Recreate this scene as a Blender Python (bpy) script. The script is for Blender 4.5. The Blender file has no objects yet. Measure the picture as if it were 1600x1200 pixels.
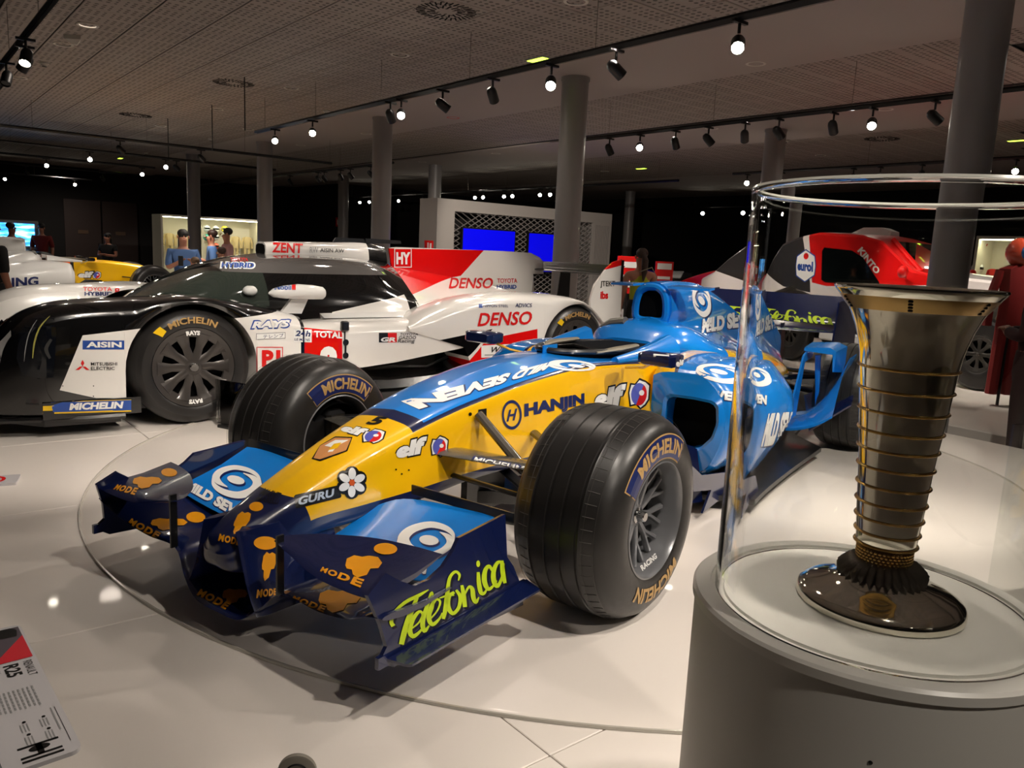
import bpy, bmesh, math, random
from mathutils import Vector, Matrix
from mathutils.bvhtree import BVHTree
from mathutils.geometry import tessellate_polygon
random.seed(7)
PI = math.pi
SC = bpy.context.scene
COL = SC.collection
# ---------------------------------------------------------------- camera
FPX, PITCH, ROLL, CAMH, YAW = 1231.276, -0.1652, 0.0469, 1.132, 0.8925
cd = Vector((math.cos(YAW)*math.cos(PITCH), math.sin(YAW)*math.cos(PITCH), math.sin(PITCH)))
cr0 = Vector((math.sin(YAW), -math.cos(YAW), 0)); cu0 = cr0.cross(cd)
cr = cr0*math.cos(ROLL) + cu0*math.sin(ROLL)
cu = -cr0*math.sin(ROLL) + cu0*math.cos(ROLL)
CAM = Vector((0, 0, CAMH))
camd = bpy.data.cameras.new('camera'); camo = bpy.data.objects.new('camera', camd); COL.objects.link(camo)
m = Matrix((cr, cu, -cd)).transposed().to_4x4(); m.translation = CAM
camo.matrix_world = m
camd.sensor_width = 36; camd.lens = FPX/1600*36; camd.clip_start = .02; camd.clip_end = 200
SC.camera = camo
# ---------------------------------------------------------------- world, exposure, hall lamps and added fill
SC.view_settings.view_transform = 'Standard'; SC.view_settings.look = 'None'
SC.view_settings.exposure = 1.42; SC.view_settings.gamma = 1; SC.view_settings.use_curve_mapping = False
w = bpy.data.worlds.new('world'); SC.world = w; w.use_nodes = True
w.node_tree.nodes['Background'].inputs[0].default_value = (.9, .8, .75, 1)
w.node_tree.nodes['Background'].inputs[1].default_value = .06
WARM = (1, .895, .78); WHITE = (1, .95, .88)
def spot_light(loc, aim, watts, deg=40, col=WARM, blend=.5, r=.04):
    l = bpy.data.lights.new('spot_beam', 'SPOT'); l.energy = watts; l.spot_size = math.radians(deg); l.spot_blend = blend
    l.color = col; l.shadow_soft_size = r
    o = bpy.data.objects.new('spot_beam', l); COL.objects.link(o); o.location = loc
    o.rotation_euler = (Vector(aim)-Vector(loc)).to_track_quat('-Z', 'Y').to_euler()
    return o
# track beams plus unseen added spots: (position, where it aims, power, cone)
BEAMS = [
 ((1.2,.2,2.9),(.9,2.3,0),120,62),((1.2,1.5,2.9),(1.9,3.0,.3),110,55),((1.2,3.0,2.9),(1.1,4.9,.4),150,60),((1.2,1.9,2.9),(2.2,5.0,.5),150,45),((1.2,5.4,2.9),(1.8,6.4,.7),110,60),
 ((5.03,.6,2.9),(2.2,1.9,.3),150,50),((5.03,2.2,2.9),(2.4,3.0,.4),140,45),((5.03,3.4,2.9),(4.0,5.0,.7),150,50),((5.03,1.6,2.9),(3.0,5.0,.6),150,40),
 ((5.03,5.0,2.9),(2.3,5.3,.3),120,50),((5.03,6.9,2.9),(3.8,5.6,.6),110,50),((5.03,9.2,2.9),(1.6,6.8,.6),120,45),((5.03,4.2,2.9),(4.6,3.1,.5),120,50),
 ((3.0,-.6,2.9),(2.6,1.2,0),110,60),((3.0,.4,2.9),(4.6,2.6,0),130,60),
 ((1.2,.3,2.9),(1.12,.51,.65),46,30),((1.2,.75,2.9),(1.12,.5,.65),36,30),((.9,-1.4,2.9),(1.12,.5,.9),40,24),
 ((1.2,9.4,2.9),(2.6,12.0,.4),260,60),((5.03,12.0,2.9),(2.0,12.6,.5),300,55),((8.64,7.5,2.9),(9.4,6.6,.3),150,60),
 ((8.64,4.9,2.9),(9.9,3.9,.6),260,60),((8.64,1.6,2.9),(9.9,3.4,.9),170,45),((8.64,6.3,2.9),(10.0,6.4,.9),170,60),((8.64,10.4,2.9),(11.6,14.4,1.2),200,60),
 ((4.6,14.2,2.9),(3.6,15.4,.2),260,60),((9.6,22.5,2.6),(9.6,25,.6),150,70),((8.64,8.8,2.9),(10.4,10.4,.6),220,60)]
for a, b, c, d in BEAMS: spot_light(a, b, c*1.0, d)
# added fill: weak wide spots under the ceiling, some at the recessed downlights
for x, y, e in [(2.0,10.3,30),(3.8,6.0,30),(2.4,3.2,24),(5.6,8.4,30),(4.2,13.5,34),(1.2,16,34),(7.4,5.4,30),(7.5,10.4,34),(7.5,15.6,34),(9.8,12.0,40),(12.2,6.2,40),(12.2,11.2,40),(10.0,18,40),(4.0,21,40),(15.5,9,40),(15.6,15,40),(18.5,11,40),(9.6,2.6,30),(6.5,24,40),(14.5,20,40),(5.0,30.5,110)]:
    spot_light((x,y,3.36), (x,y,0), e*1.0, 165, (1,.86,.74), 1, .12)
# ---------------------------------------------------------------- helpers
def un(px, py, ax, val, pose=None):
    """point of the plane (axis ax = val, in the frame pose) that was measured at a pixel of the 1600x1200 photo"""
    v = cd + cr*((px-800)/FPX) - cu*((py-600)/FPX); C = CAM.copy()
    if pose:
        M = posem(pose).inverted(); C = M @ C; v = M.to_3x3() @ v
    t = (val-C[ax])/v[ax]
    return C+v*t
def posem(pose):
    return Matrix.Translation((pose[0], pose[1], pose[3] if len(pose) > 3 else 0)) @ Matrix.Rotation(pose[2], 4, 'Z')
MATS = {}
def srgb(c):
    if isinstance(c, str): c = tuple(int(c[i:i+2], 16)/255 for i in (0, 2, 4))
    return tuple((x/12.92 if x <= .04045 else ((x+.055)/1.055)**2.4) for x in c)
def mat(name, col, rough=.5, metal=0, coat=0, emit=0, noise=0, alpha=1, spec=.5):
    if name in MATS: return MATS[name]
    mt = bpy.data.materials.new(name); MATS[name] = mt; mt.use_nodes = True
    nt = mt.node_tree; b = nt.nodes['Principled BSDF']; c = (*srgb(col), 1)
    b.inputs['Base Color'].default_value = c; b.inputs['Roughness'].default_value = rough; b.inputs['Metallic'].default_value = metal
    b.inputs['Coat Weight'].default_value = coat; b.inputs['Coat Roughness'].default_value = .04; b.inputs['Specular IOR Level'].default_value = spec
    if emit: b.inputs['Emission Color'].default_value = c; b.inputs['Emission Strength'].default_value = emit
    if noise:
        n = nt.nodes.new('ShaderNodeTexNoise'); n.inputs['Scale'].default_value = 35
        r = nt.nodes.new('ShaderNodeMapRange'); r.inputs[3].default_value = max(0, rough-noise); r.inputs[4].default_value = rough+noise
        nt.links.new(n.outputs[0], r.inputs[0]); nt.links.new(r.outputs[0], b.inputs['Roughness'])
    return mt
class Ex:
    def __init__(s, nt, k): s.nt = nt; s.k = k
    def op(s, o, a, b=None):
        n = s.nt.nodes.new('ShaderNodeMath'); n.operation = o
        for i, q in enumerate((a, b)):
            if q is None: continue
            if isinstance(q, Ex): s.nt.links.new(q.k, n.inputs[i])
            else: n.inputs[i].default_value = q
        return Ex(s.nt, n.outputs[0])
    def __add__(s, o): return s.op('ADD', s, o)
    def __radd__(s, o): return s.op('ADD', o, s)
    def __sub__(s, o): return s.op('SUBTRACT', s, o)
    def __rsub__(s, o): return s.op('SUBTRACT', o, s)
    def __mul__(s, o): return s.op('MULTIPLY', s, o)
    def __rmul__(s, o): return s.op('MULTIPLY', o, s)
    def __gt__(s, o): return s.op('GREATER_THAN', s, o)
    def __lt__(s, o): return s.op('LESS_THAN', s, o)
    def __and__(s, o): return s.op('MINIMUM', s, o)
    def __or__(s, o): return s.op('MAXIMUM', s, o)
    def abs(s): return s.op('ABSOLUTE', s)
def livery(name, base, fn, rough=.28, coat=.6):
    """car paint: flat colour fields laid out on the car's own coordinates"""
    if name in MATS: return MATS[name]
    mt = mat(name, base, rough, 0, coat); nt = mt.node_tree
    tc = nt.nodes.new('ShaderNodeTexCoord'); sp = nt.nodes.new('ShaderNodeSeparateXYZ'); nt.links.new(tc.outputs['Object'], sp.inputs[0])
    uvn = nt.nodes.new('ShaderNodeUVMap'); uvn.uv_map = 'lv'; su = nt.nodes.new('ShaderNodeSeparateXYZ'); nt.links.new(uvn.outputs[0], su.inputs[0])
    X, Y, Z = (Ex(nt, sp.outputs[i]) for i in range(3)); V = Ex(nt, su.outputs[1])
    cur = None
    for mask, col in fn(X, Y, Z, V):
        mx = nt.nodes.new('ShaderNodeMix'); mx.data_type = 'RGBA'
        nt.links.new(mask.k, mx.inputs[0])
        if cur is None: mx.inputs[6].default_value = (*srgb(base), 1)
        else: nt.links.new(cur, mx.inputs[6])
        mx.inputs[7].default_value = (*srgb(col), 1); cur = mx.outputs[2]
    nt.links.new(cur, nt.nodes['Principled BSDF'].inputs['Base Color'])
    return mt
def polymask(X, Z, pts):
    """inside a convex polygon (counter-clockwise in X,Z)"""
    r = None
    for i, (x0, z0) in enumerate(pts):
        x1, z1 = pts[(i+1) % len(pts)]
        e = ((Z-z0)*(x1-x0) - (X-x0)*(z1-z0)) > 0
        r = e if r is None else (r & e)
    return r
def tag(o, label, cat, group=None, kind=None):
    if label: o['label'] = label
    if cat: o['category'] = cat
    if group: o['group'] = group
    if kind: o['kind'] = kind
    return o
def empty(name, label=None, cat=None, pose=(0,0,0), group=None):
    o = bpy.data.objects.new(name, None); COL.objects.link(o); o.empty_display_size = .1
    o.matrix_world = posem(pose); tag(o, label, cat, group); return o
def mk(name, vs, fs, mats, parent=None, mi=None, smooth=35, uv=None):
    me = bpy.data.meshes.new(name); me.from_pydata([tuple(v) for v in vs], [], fs)
    if not isinstance(mats, (list, tuple)): mats = [mats]
    for q in mats: me.materials.append(q)
    if mi is not None: me.polygons.foreach_set('material_index', mi)
    if uv is not None:
        l = me.uv_layers.new(name='lv')
        for lp in me.loops: l.data[lp.index].uv = uv[lp.vertex_index]
    if smooth:
        me.shade_smooth()
        try: me.set_sharp_from_angle(angle=math.radians(smooth))
        except Exception: pass
    o = bpy.data.objects.new(name, me); COL.objects.link(o)
    if parent: o.parent = parent
    return o
class MB:
    """collects solids, builds them as ONE mesh object"""
    def __init__(s): s.v = []; s.f = []; s.m = []
    def add(s, vs, fs, mi=0):
        n = len(s.v); s.v += [Vector(q) for q in vs]; s.f += [tuple(i+n for i in f) for f in fs]; s.m += [mi]*len(fs); return s
    def box(s, c, d, rz=0, R=None, mi=0, bev=0):
        x, y, z = d[0]/2, d[1]/2, d[2]/2
        if R is None: R = Matrix.Rotation(rz, 3, 'Z')
        c = Vector(c)
        if bev:
            b = bev; P = []; 
            for sz in (-1, 1):
                for (ax, ay) in ((x-b, y), (x, y-b)):
                    pass
            ring = [(x-b,y),(x,y-b),(x,-y+b),(x-b,-y),(-x+b,-y),(-x,-y+b),(-x,y-b),(-x+b,y)]
            vs = []
            for zz, sc in ((-z, b), (-z+b, 0), (z-b, 0), (z, b)):
                for (a, q) in ring: vs.append(c+R@Vector((a-math.copysign(sc, a), q-math.copysign(sc, q), zz)))
            fs = [(i+8*k, (i+1) % 8+8*k, (i+1) % 8+8*k+8, i+8*k+8)[::-1] for k in range(3) for i in range(8)]
            fs += [tuple(range(8)), tuple(range(31, 23, -1))]
            return s.add(vs, [f for f in fs], mi)
        vs = [c+R@Vector((a*x, b*y, e*z)) for a in (-1, 1) for b in (-1, 1) for e in (-1, 1)]
        return s.add(vs, [(0,1,3,2),(4,6,7,5),(0,4,5,1),(2,3,7,6),(0,2,6,4),(1,5,7,3)], mi)
    def tube(s, pts, r, n=8, mi=0, flat=1, up=(0,0,1), caps=True):
        """tube along points; flat<1 squashes it along its second axis"""
        pts = [Vector(q) for q in pts]; rs = r if isinstance(r, (list, tuple)) else [r]*len(pts); rings = []
        for i, q in enumerate(pts):
            t = (pts[min(i+1, len(pts)-1)]-pts[max(i-1, 0)]).normalized(); u = Vector(up)
            if abs(t.dot(u)) > .95: u = Vector((1, 0, 0))
            a = t.cross(u).normalized(); b = a.cross(t)
            rings.append([q+a*(rs[i]*math.cos(2*PI*k/n))+b*(rs[i]*flat*math.sin(2*PI*k/n)) for k in range(n)])
        return s.rings(rings, caps=caps, mi=mi)
    def rings(s, rings, closed=True, caps=True, mi=0):
        n = len(rings[0]); vs = [v for r in rings for v in r]; fs = []
        for k in range(len(rings)-1):
            for i in range(n if closed else n-1):
                fs.append((k*n+i, k*n+(i+1) % n, (k+1)*n+(i+1) % n, (k+1)*n+i))
        if caps: fs += [tuple(range(n))[::-1], tuple((len(rings)-1)*n+i for i in range(n))]
        return s.add(vs, fs, mi)
    def lathe(s, prof, n=48, c=(0,0,0), axis='Z', mi=0, a0=0, a1=2*PI, caps=False):
        c = Vector(c); rings = []; full = abs(a1-a0-2*PI) < 1e-6; N = n if full else n+1
        for (r, h) in prof:
            ring = []
            for k in range(N):
                a = a0+(a1-a0)*k/n; x, y = r*math.cos(a), r*math.sin(a)
                ring.append(c+(Vector((x, y, h)) if axis == 'Z' else Vector((x, h, y)) if axis == 'Y' else Vector((h, x, y))))
            rings.append(ring)
        return s.rings(rings, closed=full, caps=caps, mi=mi)
    def plate(s, pts, t, nrm=None, mi=0):
        """flat polygon given thickness t, centred on the points"""
        pts = [Vector(q) for q in pts]
        if nrm is None:
            nrm = Vector((0,0,0))
            for i, q in enumerate(pts): nrm += q.cross(pts[(i+1) % len(pts)])
        nrm = Vector(nrm).normalized(); n = len(pts)
        vs = [q+nrm*t/2 for q in pts]+[q-nrm*t/2 for q in pts]
        tri = tessellate_polygon([pts])
        fs = [tuple(q) for q in tri]+[tuple(i+n for i in q)[::-1] for q in tri]
        fs += [(i, n+i, n+(i+1) % n, (i+1) % n) for i in range(n)]
        return s.add(vs, fs, mi)
    def ball(s, c, r, n=12, mi=0, M=None):
        c = Vector(c); r = r if isinstance(r, (list, tuple)) else (r, r, r); rings = []
        for j in range(1, n//2+1):
            a = PI*j/(n//2+1)-PI/2
            rings.append([c+(M or Matrix.Identity(3))@Vector((r[0]*math.cos(a)*math.cos(2*PI*k/n), r[1]*math.cos(a)*math.sin(2*PI*k/n), r[2]*math.sin(a))) for k in range(n)])
        return s.rings(rings, mi=mi)
    def build(s, name, mats, parent=None, smooth=35):
        o = mk(name, s.v, s.f, mats, parent, s.m, smooth)
        bm = bmesh.new(); bm.from_mesh(o.data); bmesh.ops.recalc_face_normals(bm, faces=bm.faces); bm.to_mesh(o.data); bm.free()
        return o
def cat(P, t):
    """Catmull-Rom through a list of equal-length tuples, t in 0..len-1"""
    n = len(P); i = min(int(t), n-2); f = t-i; a, b, c, d = P[max(i-1, 0)], P[i], P[i+1], P[min(i+2, n-1)]
    return tuple(.5*((2*q1)+(-q0+q2)*f+(2*q0-5*q1+4*q2-q3)*f*f+(-q0+3*q1-3*q2+q3)*f**3) for q0, q1, q2, q3 in zip(a, b, c, d))
def loft(name, st, mt, parent, nx=6, nv=4, axis='x', mirror=True, caps=True, smooth=40):
    """stations (x, [(y,z)...]); half profile from bottom to top centre, mirrored in y; UV 'lv' v = profile row"""
    K = len(st[0][1]); flat = [(s[0],)+tuple(c for q in s[1] for c in q) for s in st]
    rows = [cat(flat, i/nx) for i in range((len(st)-1)*nx+1)]
    vs = []; uv = []; M = (K-1)*nv+1
    for r in rows:
        prof = [(r[1+2*k], r[2+2*k]) for k in range(K)]
        half = [cat(prof, j/nv) for j in range(M)]
        for j, (y, z) in enumerate(half): vs.append((r[0], y, z)); uv.append((0, j/nv))
        if mirror:
            for j in range(M-2, 0, -1): y, z = half[j]; vs.append((r[0], -y, z)); uv.append((0, j/nv))
    n = 2*M-2 if mirror else M; fs = []
    for a in range(len(rows)-1):
        for i in range(n): fs.append((a*n+i, (a+1)*n+i, (a+1)*n+(i+1) % n, a*n+(i+1) % n))
    if caps: fs += [tuple(range(n)), tuple((len(rows)-1)*n+i for i in range(n))[::-1]]
    o = mk(name, vs, fs, mt, parent, None, smooth, uv)
    bm = bmesh.new(); bm.from_mesh(o.data); bmesh.ops.recalc_face_normals(bm, faces=bm.faces); bm.to_mesh(o.data); bm.free()
    return o
def wing(name, st, mt, parent, nx=5, camber=.08, thick=.09):
    """aerofoil: stations (y, xLE, zLE, xTE, zTE)"""
    rows = [cat(st, i/nx) for i in range((len(st)-1)*nx+1)]; rings = []
    prof = [(0,0),(.03,.4),(.12,.85),(.3,1),(.6,.7),(1,.05),(1,-.05),(.6,-.35),(.3,-.5),(.1,-.45),(.02,-.25)]
    for (y, x0, z0, x1, z1) in rows:
        c = math.hypot(x1-x0, z1-z0); dx, dz = (x1-x0)/c, (z1-z0)/c; ring = []
        for (t, h) in prof:
            s = -camber*4*t*(1-t)*c+h*thick*c*.5
            ring.append((x0+dx*t*c+dz*s, y, z0+dz*t*c-dx*s if dx < 0 else z0+dz*t*c+dx*s))
        rings.append(ring)
    return MB().rings(rings).build(name, mt, parent, 50)
def bvh(objs):
    vs = []; fs = []
    for o in objs:
        n = len(vs); vs += [v.co.copy() for v in o.data.vertices]; fs += [tuple(i+n for i in p.vertices) for p in o.data.polygons]
    return BVHTree.FromPolygons(vs, fs)
# ---------------------------------------------------------------- flat print: lettering and emblems laid on real surfaces
TXT = {}
def text2d(s, bold=.0, shear=0, narrow=1, space=1):
    key = (s, bold, shear, space)
    if key not in TXT:
        c = bpy.data.curves.new('t', 'FONT'); c.body = s; c.offset = bold; c.shear = shear; c.space_character = space; c.resolution_u = 3
        o = bpy.data.objects.new('t', c); COL.objects.link(o)
        dg = bpy.context.evaluated_depsgraph_get(); me = bpy.data.meshes.new_from_object(o.evaluated_get(dg))
        vs = [(v.co.x, v.co.y) for v in me.vertices]; fs = [tuple(p.vertices) for p in me.polygons]
        bpy.data.objects.remove(o); bpy.data.curves.remove(c); bpy.data.meshes.remove(me)
        x0 = min(v[0] for v in vs); x1 = max(v[0] for v in vs); y0 = min(v[1] for v in vs); y1 = max(v[1] for v in vs)
        TXT[key] = ([((x-x0)/(x1-x0), (y-y0)/(y1-y0)) for x, y in vs], fs)
    return TXT[key]
def poly2d(pts):
    return ([tuple(p) for p in pts], [tuple(t) for t in tessellate_polygon([[Vector((x, y, 0)) for x, y in pts]])])
def ell2d(cx, cy, rx, ry, n=24, a0=0, a1=2*PI):
    return poly2d([(cx+rx*math.cos(a0+(a1-a0)*k/n), cy+ry*math.sin(a0+(a1-a0)*k/n)) for k in range(n)])
def stroke2d(pts, w, n=6, closed=False):
    """brush stroke through points; w = width or list of widths"""
    ws = w if isinstance(w, (list, tuple)) else [w]*len(pts)
    P = [cat([(*p, q) for p, q in zip(pts, ws)], i/n) for i in range((len(pts)-1)*n+1)]; vs = []
    for i, (x, y, q) in enumerate(P):
        a, b = P[max(i-1, 0)], P[min(i+1, len(P)-1)]; dx, dy = b[0]-a[0], b[1]-a[1]; L = math.hypot(dx, dy) or 1
        vs += [(x-dy/L*q/2, y+dx/L*q/2), (x+dy/L*q/2, y-dx/L*q/2)]
    return (vs, [(2*i, 2*i+1, 2*i+3, 2*i+2) for i in range(len(P)-1)])
def arc2d(cx, cy, r0, r1, a0, a1, n=28):
    vs = []
    for k in range(n+1):
        a = math.radians(a0+(a1-a0)*k/n); vs += [(cx+r0*math.cos(a), cy+r0*math.sin(a)), (cx+r1*math.cos(a), cy+r1*math.sin(a))]
    return (vs, [(2*i, 2*i+1, 2*i+3, 2*i+2) for i in range(n)])
def join2d(*sh):
    vs = []; fs = []
    for v, f in sh: n = len(vs); vs += v; fs += [tuple(i+n for i in q) for q in f]
    return (vs, fs)
def tf(sh, sx=1, sy=1, ox=0, oy=0, shx=0): return ([(x*sx+ox+shx*y, y*sy+oy) for x, y in sh[0]], sh[1])
def cut2d(sh, nx, ny):
    bm = bmesh.new(); V = [bm.verts.new((x, y, 0)) for x, y in sh[0]]
    for f in sh[1]:
        try: bm.faces.new([V[i] for i in f])
        except Exception: pass
    x0 = min(p[0] for p in sh[0]); x1 = max(p[0] for p in sh[0]); y0 = min(p[1] for p in sh[0]); y1 = max(p[1] for p in sh[0])
    for k in range(1, nx):
        bmesh.ops.bisect_plane(bm, geom=bm.verts[:]+bm.edges[:]+bm.faces[:], plane_co=(x0+(x1-x0)*k/nx, 0, 0), plane_no=(1, 0, 0))
    for k in range(1, ny):
        bmesh.ops.bisect_plane(bm, geom=bm.verts[:]+bm.edges[:]+bm.faces[:], plane_co=(0, y0+(y1-y0)*k/ny, 0), plane_no=(0, 1, 0))
    bm.verts.index_update(); r = ([(v.co.x, v.co.y) for v in bm.verts], [tuple(v.index for v in f.verts) for f in bm.faces]); bm.free()
    return r
def homog(q):
    """unit square (0,0) (1,0) (1,1) (0,1) -> quad [bottom left, bottom right, top right, top left]"""
    (x0, y0), (x1, y1), (x2, y2), (x3, y3) = q
    dx1, dx2, sx = x1-x2, x3-x2, x0-x1+x2-x3; dy1, dy2, sy = y1-y2, y3-y2, y0-y1+y2-y3
    D = dx1*dy2-dx2*dy1; g = (sx*dy2-dx2*sy)/D; h = (dx1*sy-sx*dy1)/D
    a, b, c, d, e, f = x1-x0+g*x1, x3-x0+h*x3, x0, y1-y0+g*y1, y3-y0+h*y3, y0
    return lambda u, v: ((a*u+b*v+c)/(g*u+h*v+1), (d*u+e*v+f)/(g*u+h*v+1))
def decal(name, sh, mt, quad, tree, parent, pose=None, lift=.0015, nx=10, ny=4):
    """print lying on the surface the photo shows it on: quad = its four corners as measured (bl, br, tr, tl)"""
    sh = cut2d(sh, nx, ny); H = homog(quad)
    Mi = posem(pose).inverted() if pose else Matrix.Identity(4); C = Mi @ CAM; R3 = Mi.to_3x3()
    out = {}; vs = []
    for i, (u, v) in enumerate(sh[0]):
        px, py = H(u, v); d = R3 @ (cd+cr*((px-800)/FPX)-cu*((py-600)/FPX)); d.normalize()
        hit, n, _, dist = tree.ray_cast(C, d)
        if hit is None: continue
        if n.dot(d) > 0: n = -n
        out[i] = (len(vs), dist); vs.append(hit+n*lift*.6-d*lift*.6)
    fs = []
    for f in sh[1]:
        if all(i in out for i in f):
            ds = [out[i][1] for i in f]
            if max(ds)-min(ds) < .16: fs.append(tuple(out[i][0] for i in f))
    if not fs: return None
    return mk(name, vs, fs, mt, parent, smooth=0)
def surf(name, sh, mt, fn, parent, nx=10, ny=4):
    """print laid by an explicit mapping (u,v) -> point"""
    sh = cut2d(sh, nx, ny); return mk(name, [fn(u, v) for u, v in sh[0]], sh[1], mt, parent, smooth=0)
# ---------------------------------------------------------------- common materials
M_white = mat('white_paint', (.86,.86,.85), .3, 0, .5)
M_black = mat('black_paint', (.03,.03,.035), .25, 0, .5)
M_carbon = mat('carbon', (.07,.07,.075), .35, 0, .4, noise=.08)
M_rubber = mat('rubber', (.135,.13,.128), .36, noise=.08)
M_chrome = mat('chrome', (.8,.8,.8), .12, 1)
M_dark = mat('dark_void', (.01,.01,.012), .8, spec=.1)
M_navy = mat('navy_paint', (.055,.10,.27), .22, 0, .8)
M_blue = mat('sky_blue_paint', (.06,.50,.86), .25, 0, .8)
M_yel = mat('yellow_paint', (.97,.75,.03), .28, 0, .8)
M_red = mat('red_paint', (.88,.07,.06), .3, 0, .6)
P_white = mat('print_white', (.93,.93,.92), .35); P_black = mat('print_black', (.02,.02,.025), .35)
P_navy = mat('print_navy', (.08,.14,.36), .35); P_red = mat('print_red', (.84,.09,.08), .35)
P_amber = mat('print_amber', (.93,.62,.05), .35); P_lime = mat('print_lime', (.78,.88,.14), .35)
P_blue = mat('print_blue', (.15,.3,.62), .35); P_yel = mat('print_yellow', (.95,.78,.1), .35)
P_gold = mat('print_gold', (.72,.58,.36), .45); P_grey = mat('print_grey', (.55,.55,.55), .4); P_sky = mat('print_sky', (.06,.50,.86), .3)
P_purple = mat('print_violet', (.33,.36,.72), .35); P_cyan = mat('print_teal', (.15,.45,.6), .35)
# ---------------------------------------------------------------- the hall
M_wall = mat('wall_black', (.055,.045,.045), .85)
M_ceilband = mat('ceiling_plaster', (.66,.62,.60), .9)
M_dim = mat('floor_dark', (.35,.32,.3), .5)
def tile_mat():
    mt = mat('perforated_tile', (.62,.58,.55), .8); nt = mt.node_tree; tc = nt.nodes.new('ShaderNodeTexCoord'); sp = nt.nodes.new('ShaderNodeSeparateXYZ')
    nt.links.new(tc.outputs['Object'], sp.inputs[0]); X, Y = Ex(nt, sp.outputs[0]), Ex(nt, sp.outputs[1])
    fx = X.op('FRACT', X*13.6)-.5; fy = Y.op('FRACT', Y*13.6+.5)-.5
    d = fx*fx+fy*fy; hole = d < .085
    inx = X.op('FRACT', (X+.3)*3.333); iny = X.op('FRACT', (Y+.3)*3.333)
    inside = ((inx > .1) & (inx < .9)) & ((iny > .1) & (iny < .9))
    mx = nt.nodes.new('ShaderNodeMix'); mx.data_type = 'RGBA'; nt.links.new((hole & inside).k, mx.inputs[0])
    mx.inputs[6].default_value = (*srgb((.62,.58,.55)), 1); mx.inputs[7].default_value = (*srgb((.36,.33,.31)), 1)
    nt.links.new(mx.outputs[2], nt.nodes['Principled BSDF'].inputs['Base Color']); return mt
M_tile = tile_mat()
def struct(name, mb, mt, **k):
    o = mb.build(name, mt, None, **k); o['kind'] = 'structure'; return o
H = 3.4
fl = struct('floor', MB().box((9,14,-.425), (30,48,.05)), M_dim)
ce = struct('ceiling', MB().box((9,14,H+.05), (30,48,.05)), mat('ceiling_void', (.10,.09,.085), .9))
struct('wall_back', MB().box((3.9,33.1,1.5), (20,.2,4)), M_wall); struct('wall_far', MB().box((19,28.1,1.5), (10,.2,4)), M_wall)
struct('wall_corner', MB().box((13.9,30.6,1.5), (.2,5.2,4)), M_wall)
struct('wall_right', MB().box((23.1,12,1.5), (.2,32,4)), M_wall); struct('wall_left', MB().box((-5.6,14,1.5), (.2,40,4)), M_wall)
struct('wall_behind', MB().box((9,-5.6,1.5), (28,.2,4)), M_wall)
# ceiling bands and tiles
BANDS = [(6.57,8.37),(10.97,13.17),(17.37,19.77)]
for a, b in BANDS:
    o = MB().box(((a+b)/2,14,H+.005), (b-a,40,.03)).build('ceiling_band', M_ceilband, ce)
tilemb = MB().box((0,0,0), (.586,.586,.014), bev=.004)
t0 = tilemb.build('ceiling_tile', M_tile, ce); spots = []
rest = MB(); gx0, gy0 = -.03-.6*7, .48-.6*4
for i in range(46):
    for j in range(58):
        x, y = gx0+.3+.6*i, gy0+.3+.6*j
        if any(a < x < b for a, b in BANDS) or y > 32: continue
        v = Vector((x, y, H))-CAM; z = v.dot(cd)
        vis = z > 0 and abs(v.dot(cr)/z)*FPX < 830 and -20 < 600-v.dot(cu)/z*FPX < 600
        spots.append((0 if vis else 1, v.length, x, y))
spots.sort(); first = True
for k, (nv, L, x, y) in enumerate(spots):
    if k < 300 and not nv:
        o = t0 if first else t0.copy()
        if not first: COL.objects.link(o)
        first = False; o.parent = ce; o.location = (x, y, H+.004)
    elif not nv or L < 9: rest.box((x, y, H+.004), (.586,.586,.014))
ro = rest.build('ceiling_tiles_beyond', M_tile, ce, smooth=0); ro['kind'] = 'stuff'
# strips of tile between bands keep one edge trim
# platform of white panels
M_floor = mat('white_platform', (.90,.87,.84), .36, 0, .15, noise=.07)
pl = struct('display_platform', MB().box((1.46,5,-.21), (8.92,16,.36)), mat('platform_core', (.5,.48,.45), .6))
pan = MB().box((0,0,0), (1.197,1.197,.03), bev=.002).build('floor_panel', M_floor, pl)
first = True
for i in range(8):
    for j in range(13):
        x, y = 5.93-.6-1.2*i, -2.4+.6+1.2*j
        o = pan if first else pan.copy()
        if not first: COL.objects.link(o)
        first = False; o.parent = pl; o.location = (x, y, -.015)
struct('truck_platform', MB().box((11.2,6,-.3), (7.6,12,.2), bev=.01), M_floor)
struct('rear_platform', MB().box((2.5,17.5,-.21), (9,7.4,.42), bev=.01), M_floor)
# round turntable under the blue car
tt = MB().lathe([(0,.006),(2.435,.006),(2.45,.0),(2.45,-.004)], 160, (2.98,3.0,0)).build('turntable_disc', M_floor, pl)
MB().lathe([(2.449,.001),(2.452,.008),(2.458,.008),(2.46,.001)], 160, (2.98,3.0,0)).build('turntable_rim', mat('rim_grey', (.72,.70,.66), .15, 0, .5), pl)
# ---------------------------------------------------------------- columns
M_col = mat('column_grey', (.56,.545,.54), .42, .1, .2)
COLS = [(7.15,2.97,'nearest, behind the trophy case'),(7.2,7.92,'standing just behind the dark blade fin of the white racing car'),(7.2,12.95,'left of the mesh media wall'),(7.2,18.5,'second from the left'),(7.0,23.2,'leftmost, by the lit display case'),
        (12.05,8.15,'behind the red and white truck'),(12.1,18.8,'rising behind the media wall'),(12.3,24.7,'thin and far, left of the media wall'),(20.5,19.4,'farthest, against the dark right hall')]
for x, y, d in COLS:
    r = .175
    c = empty('column', 'round grey steel column, '+d, 'column', (x, y, 0), 'round columns of the hall')
    MB().lathe([(r,-.4),(r,H)], 48).build('shaft', M_col, c)
    MB().lathe([(r+.01,H-.05),(r+.01,H-.012)], 48).build('collar', M_col, c)
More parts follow.
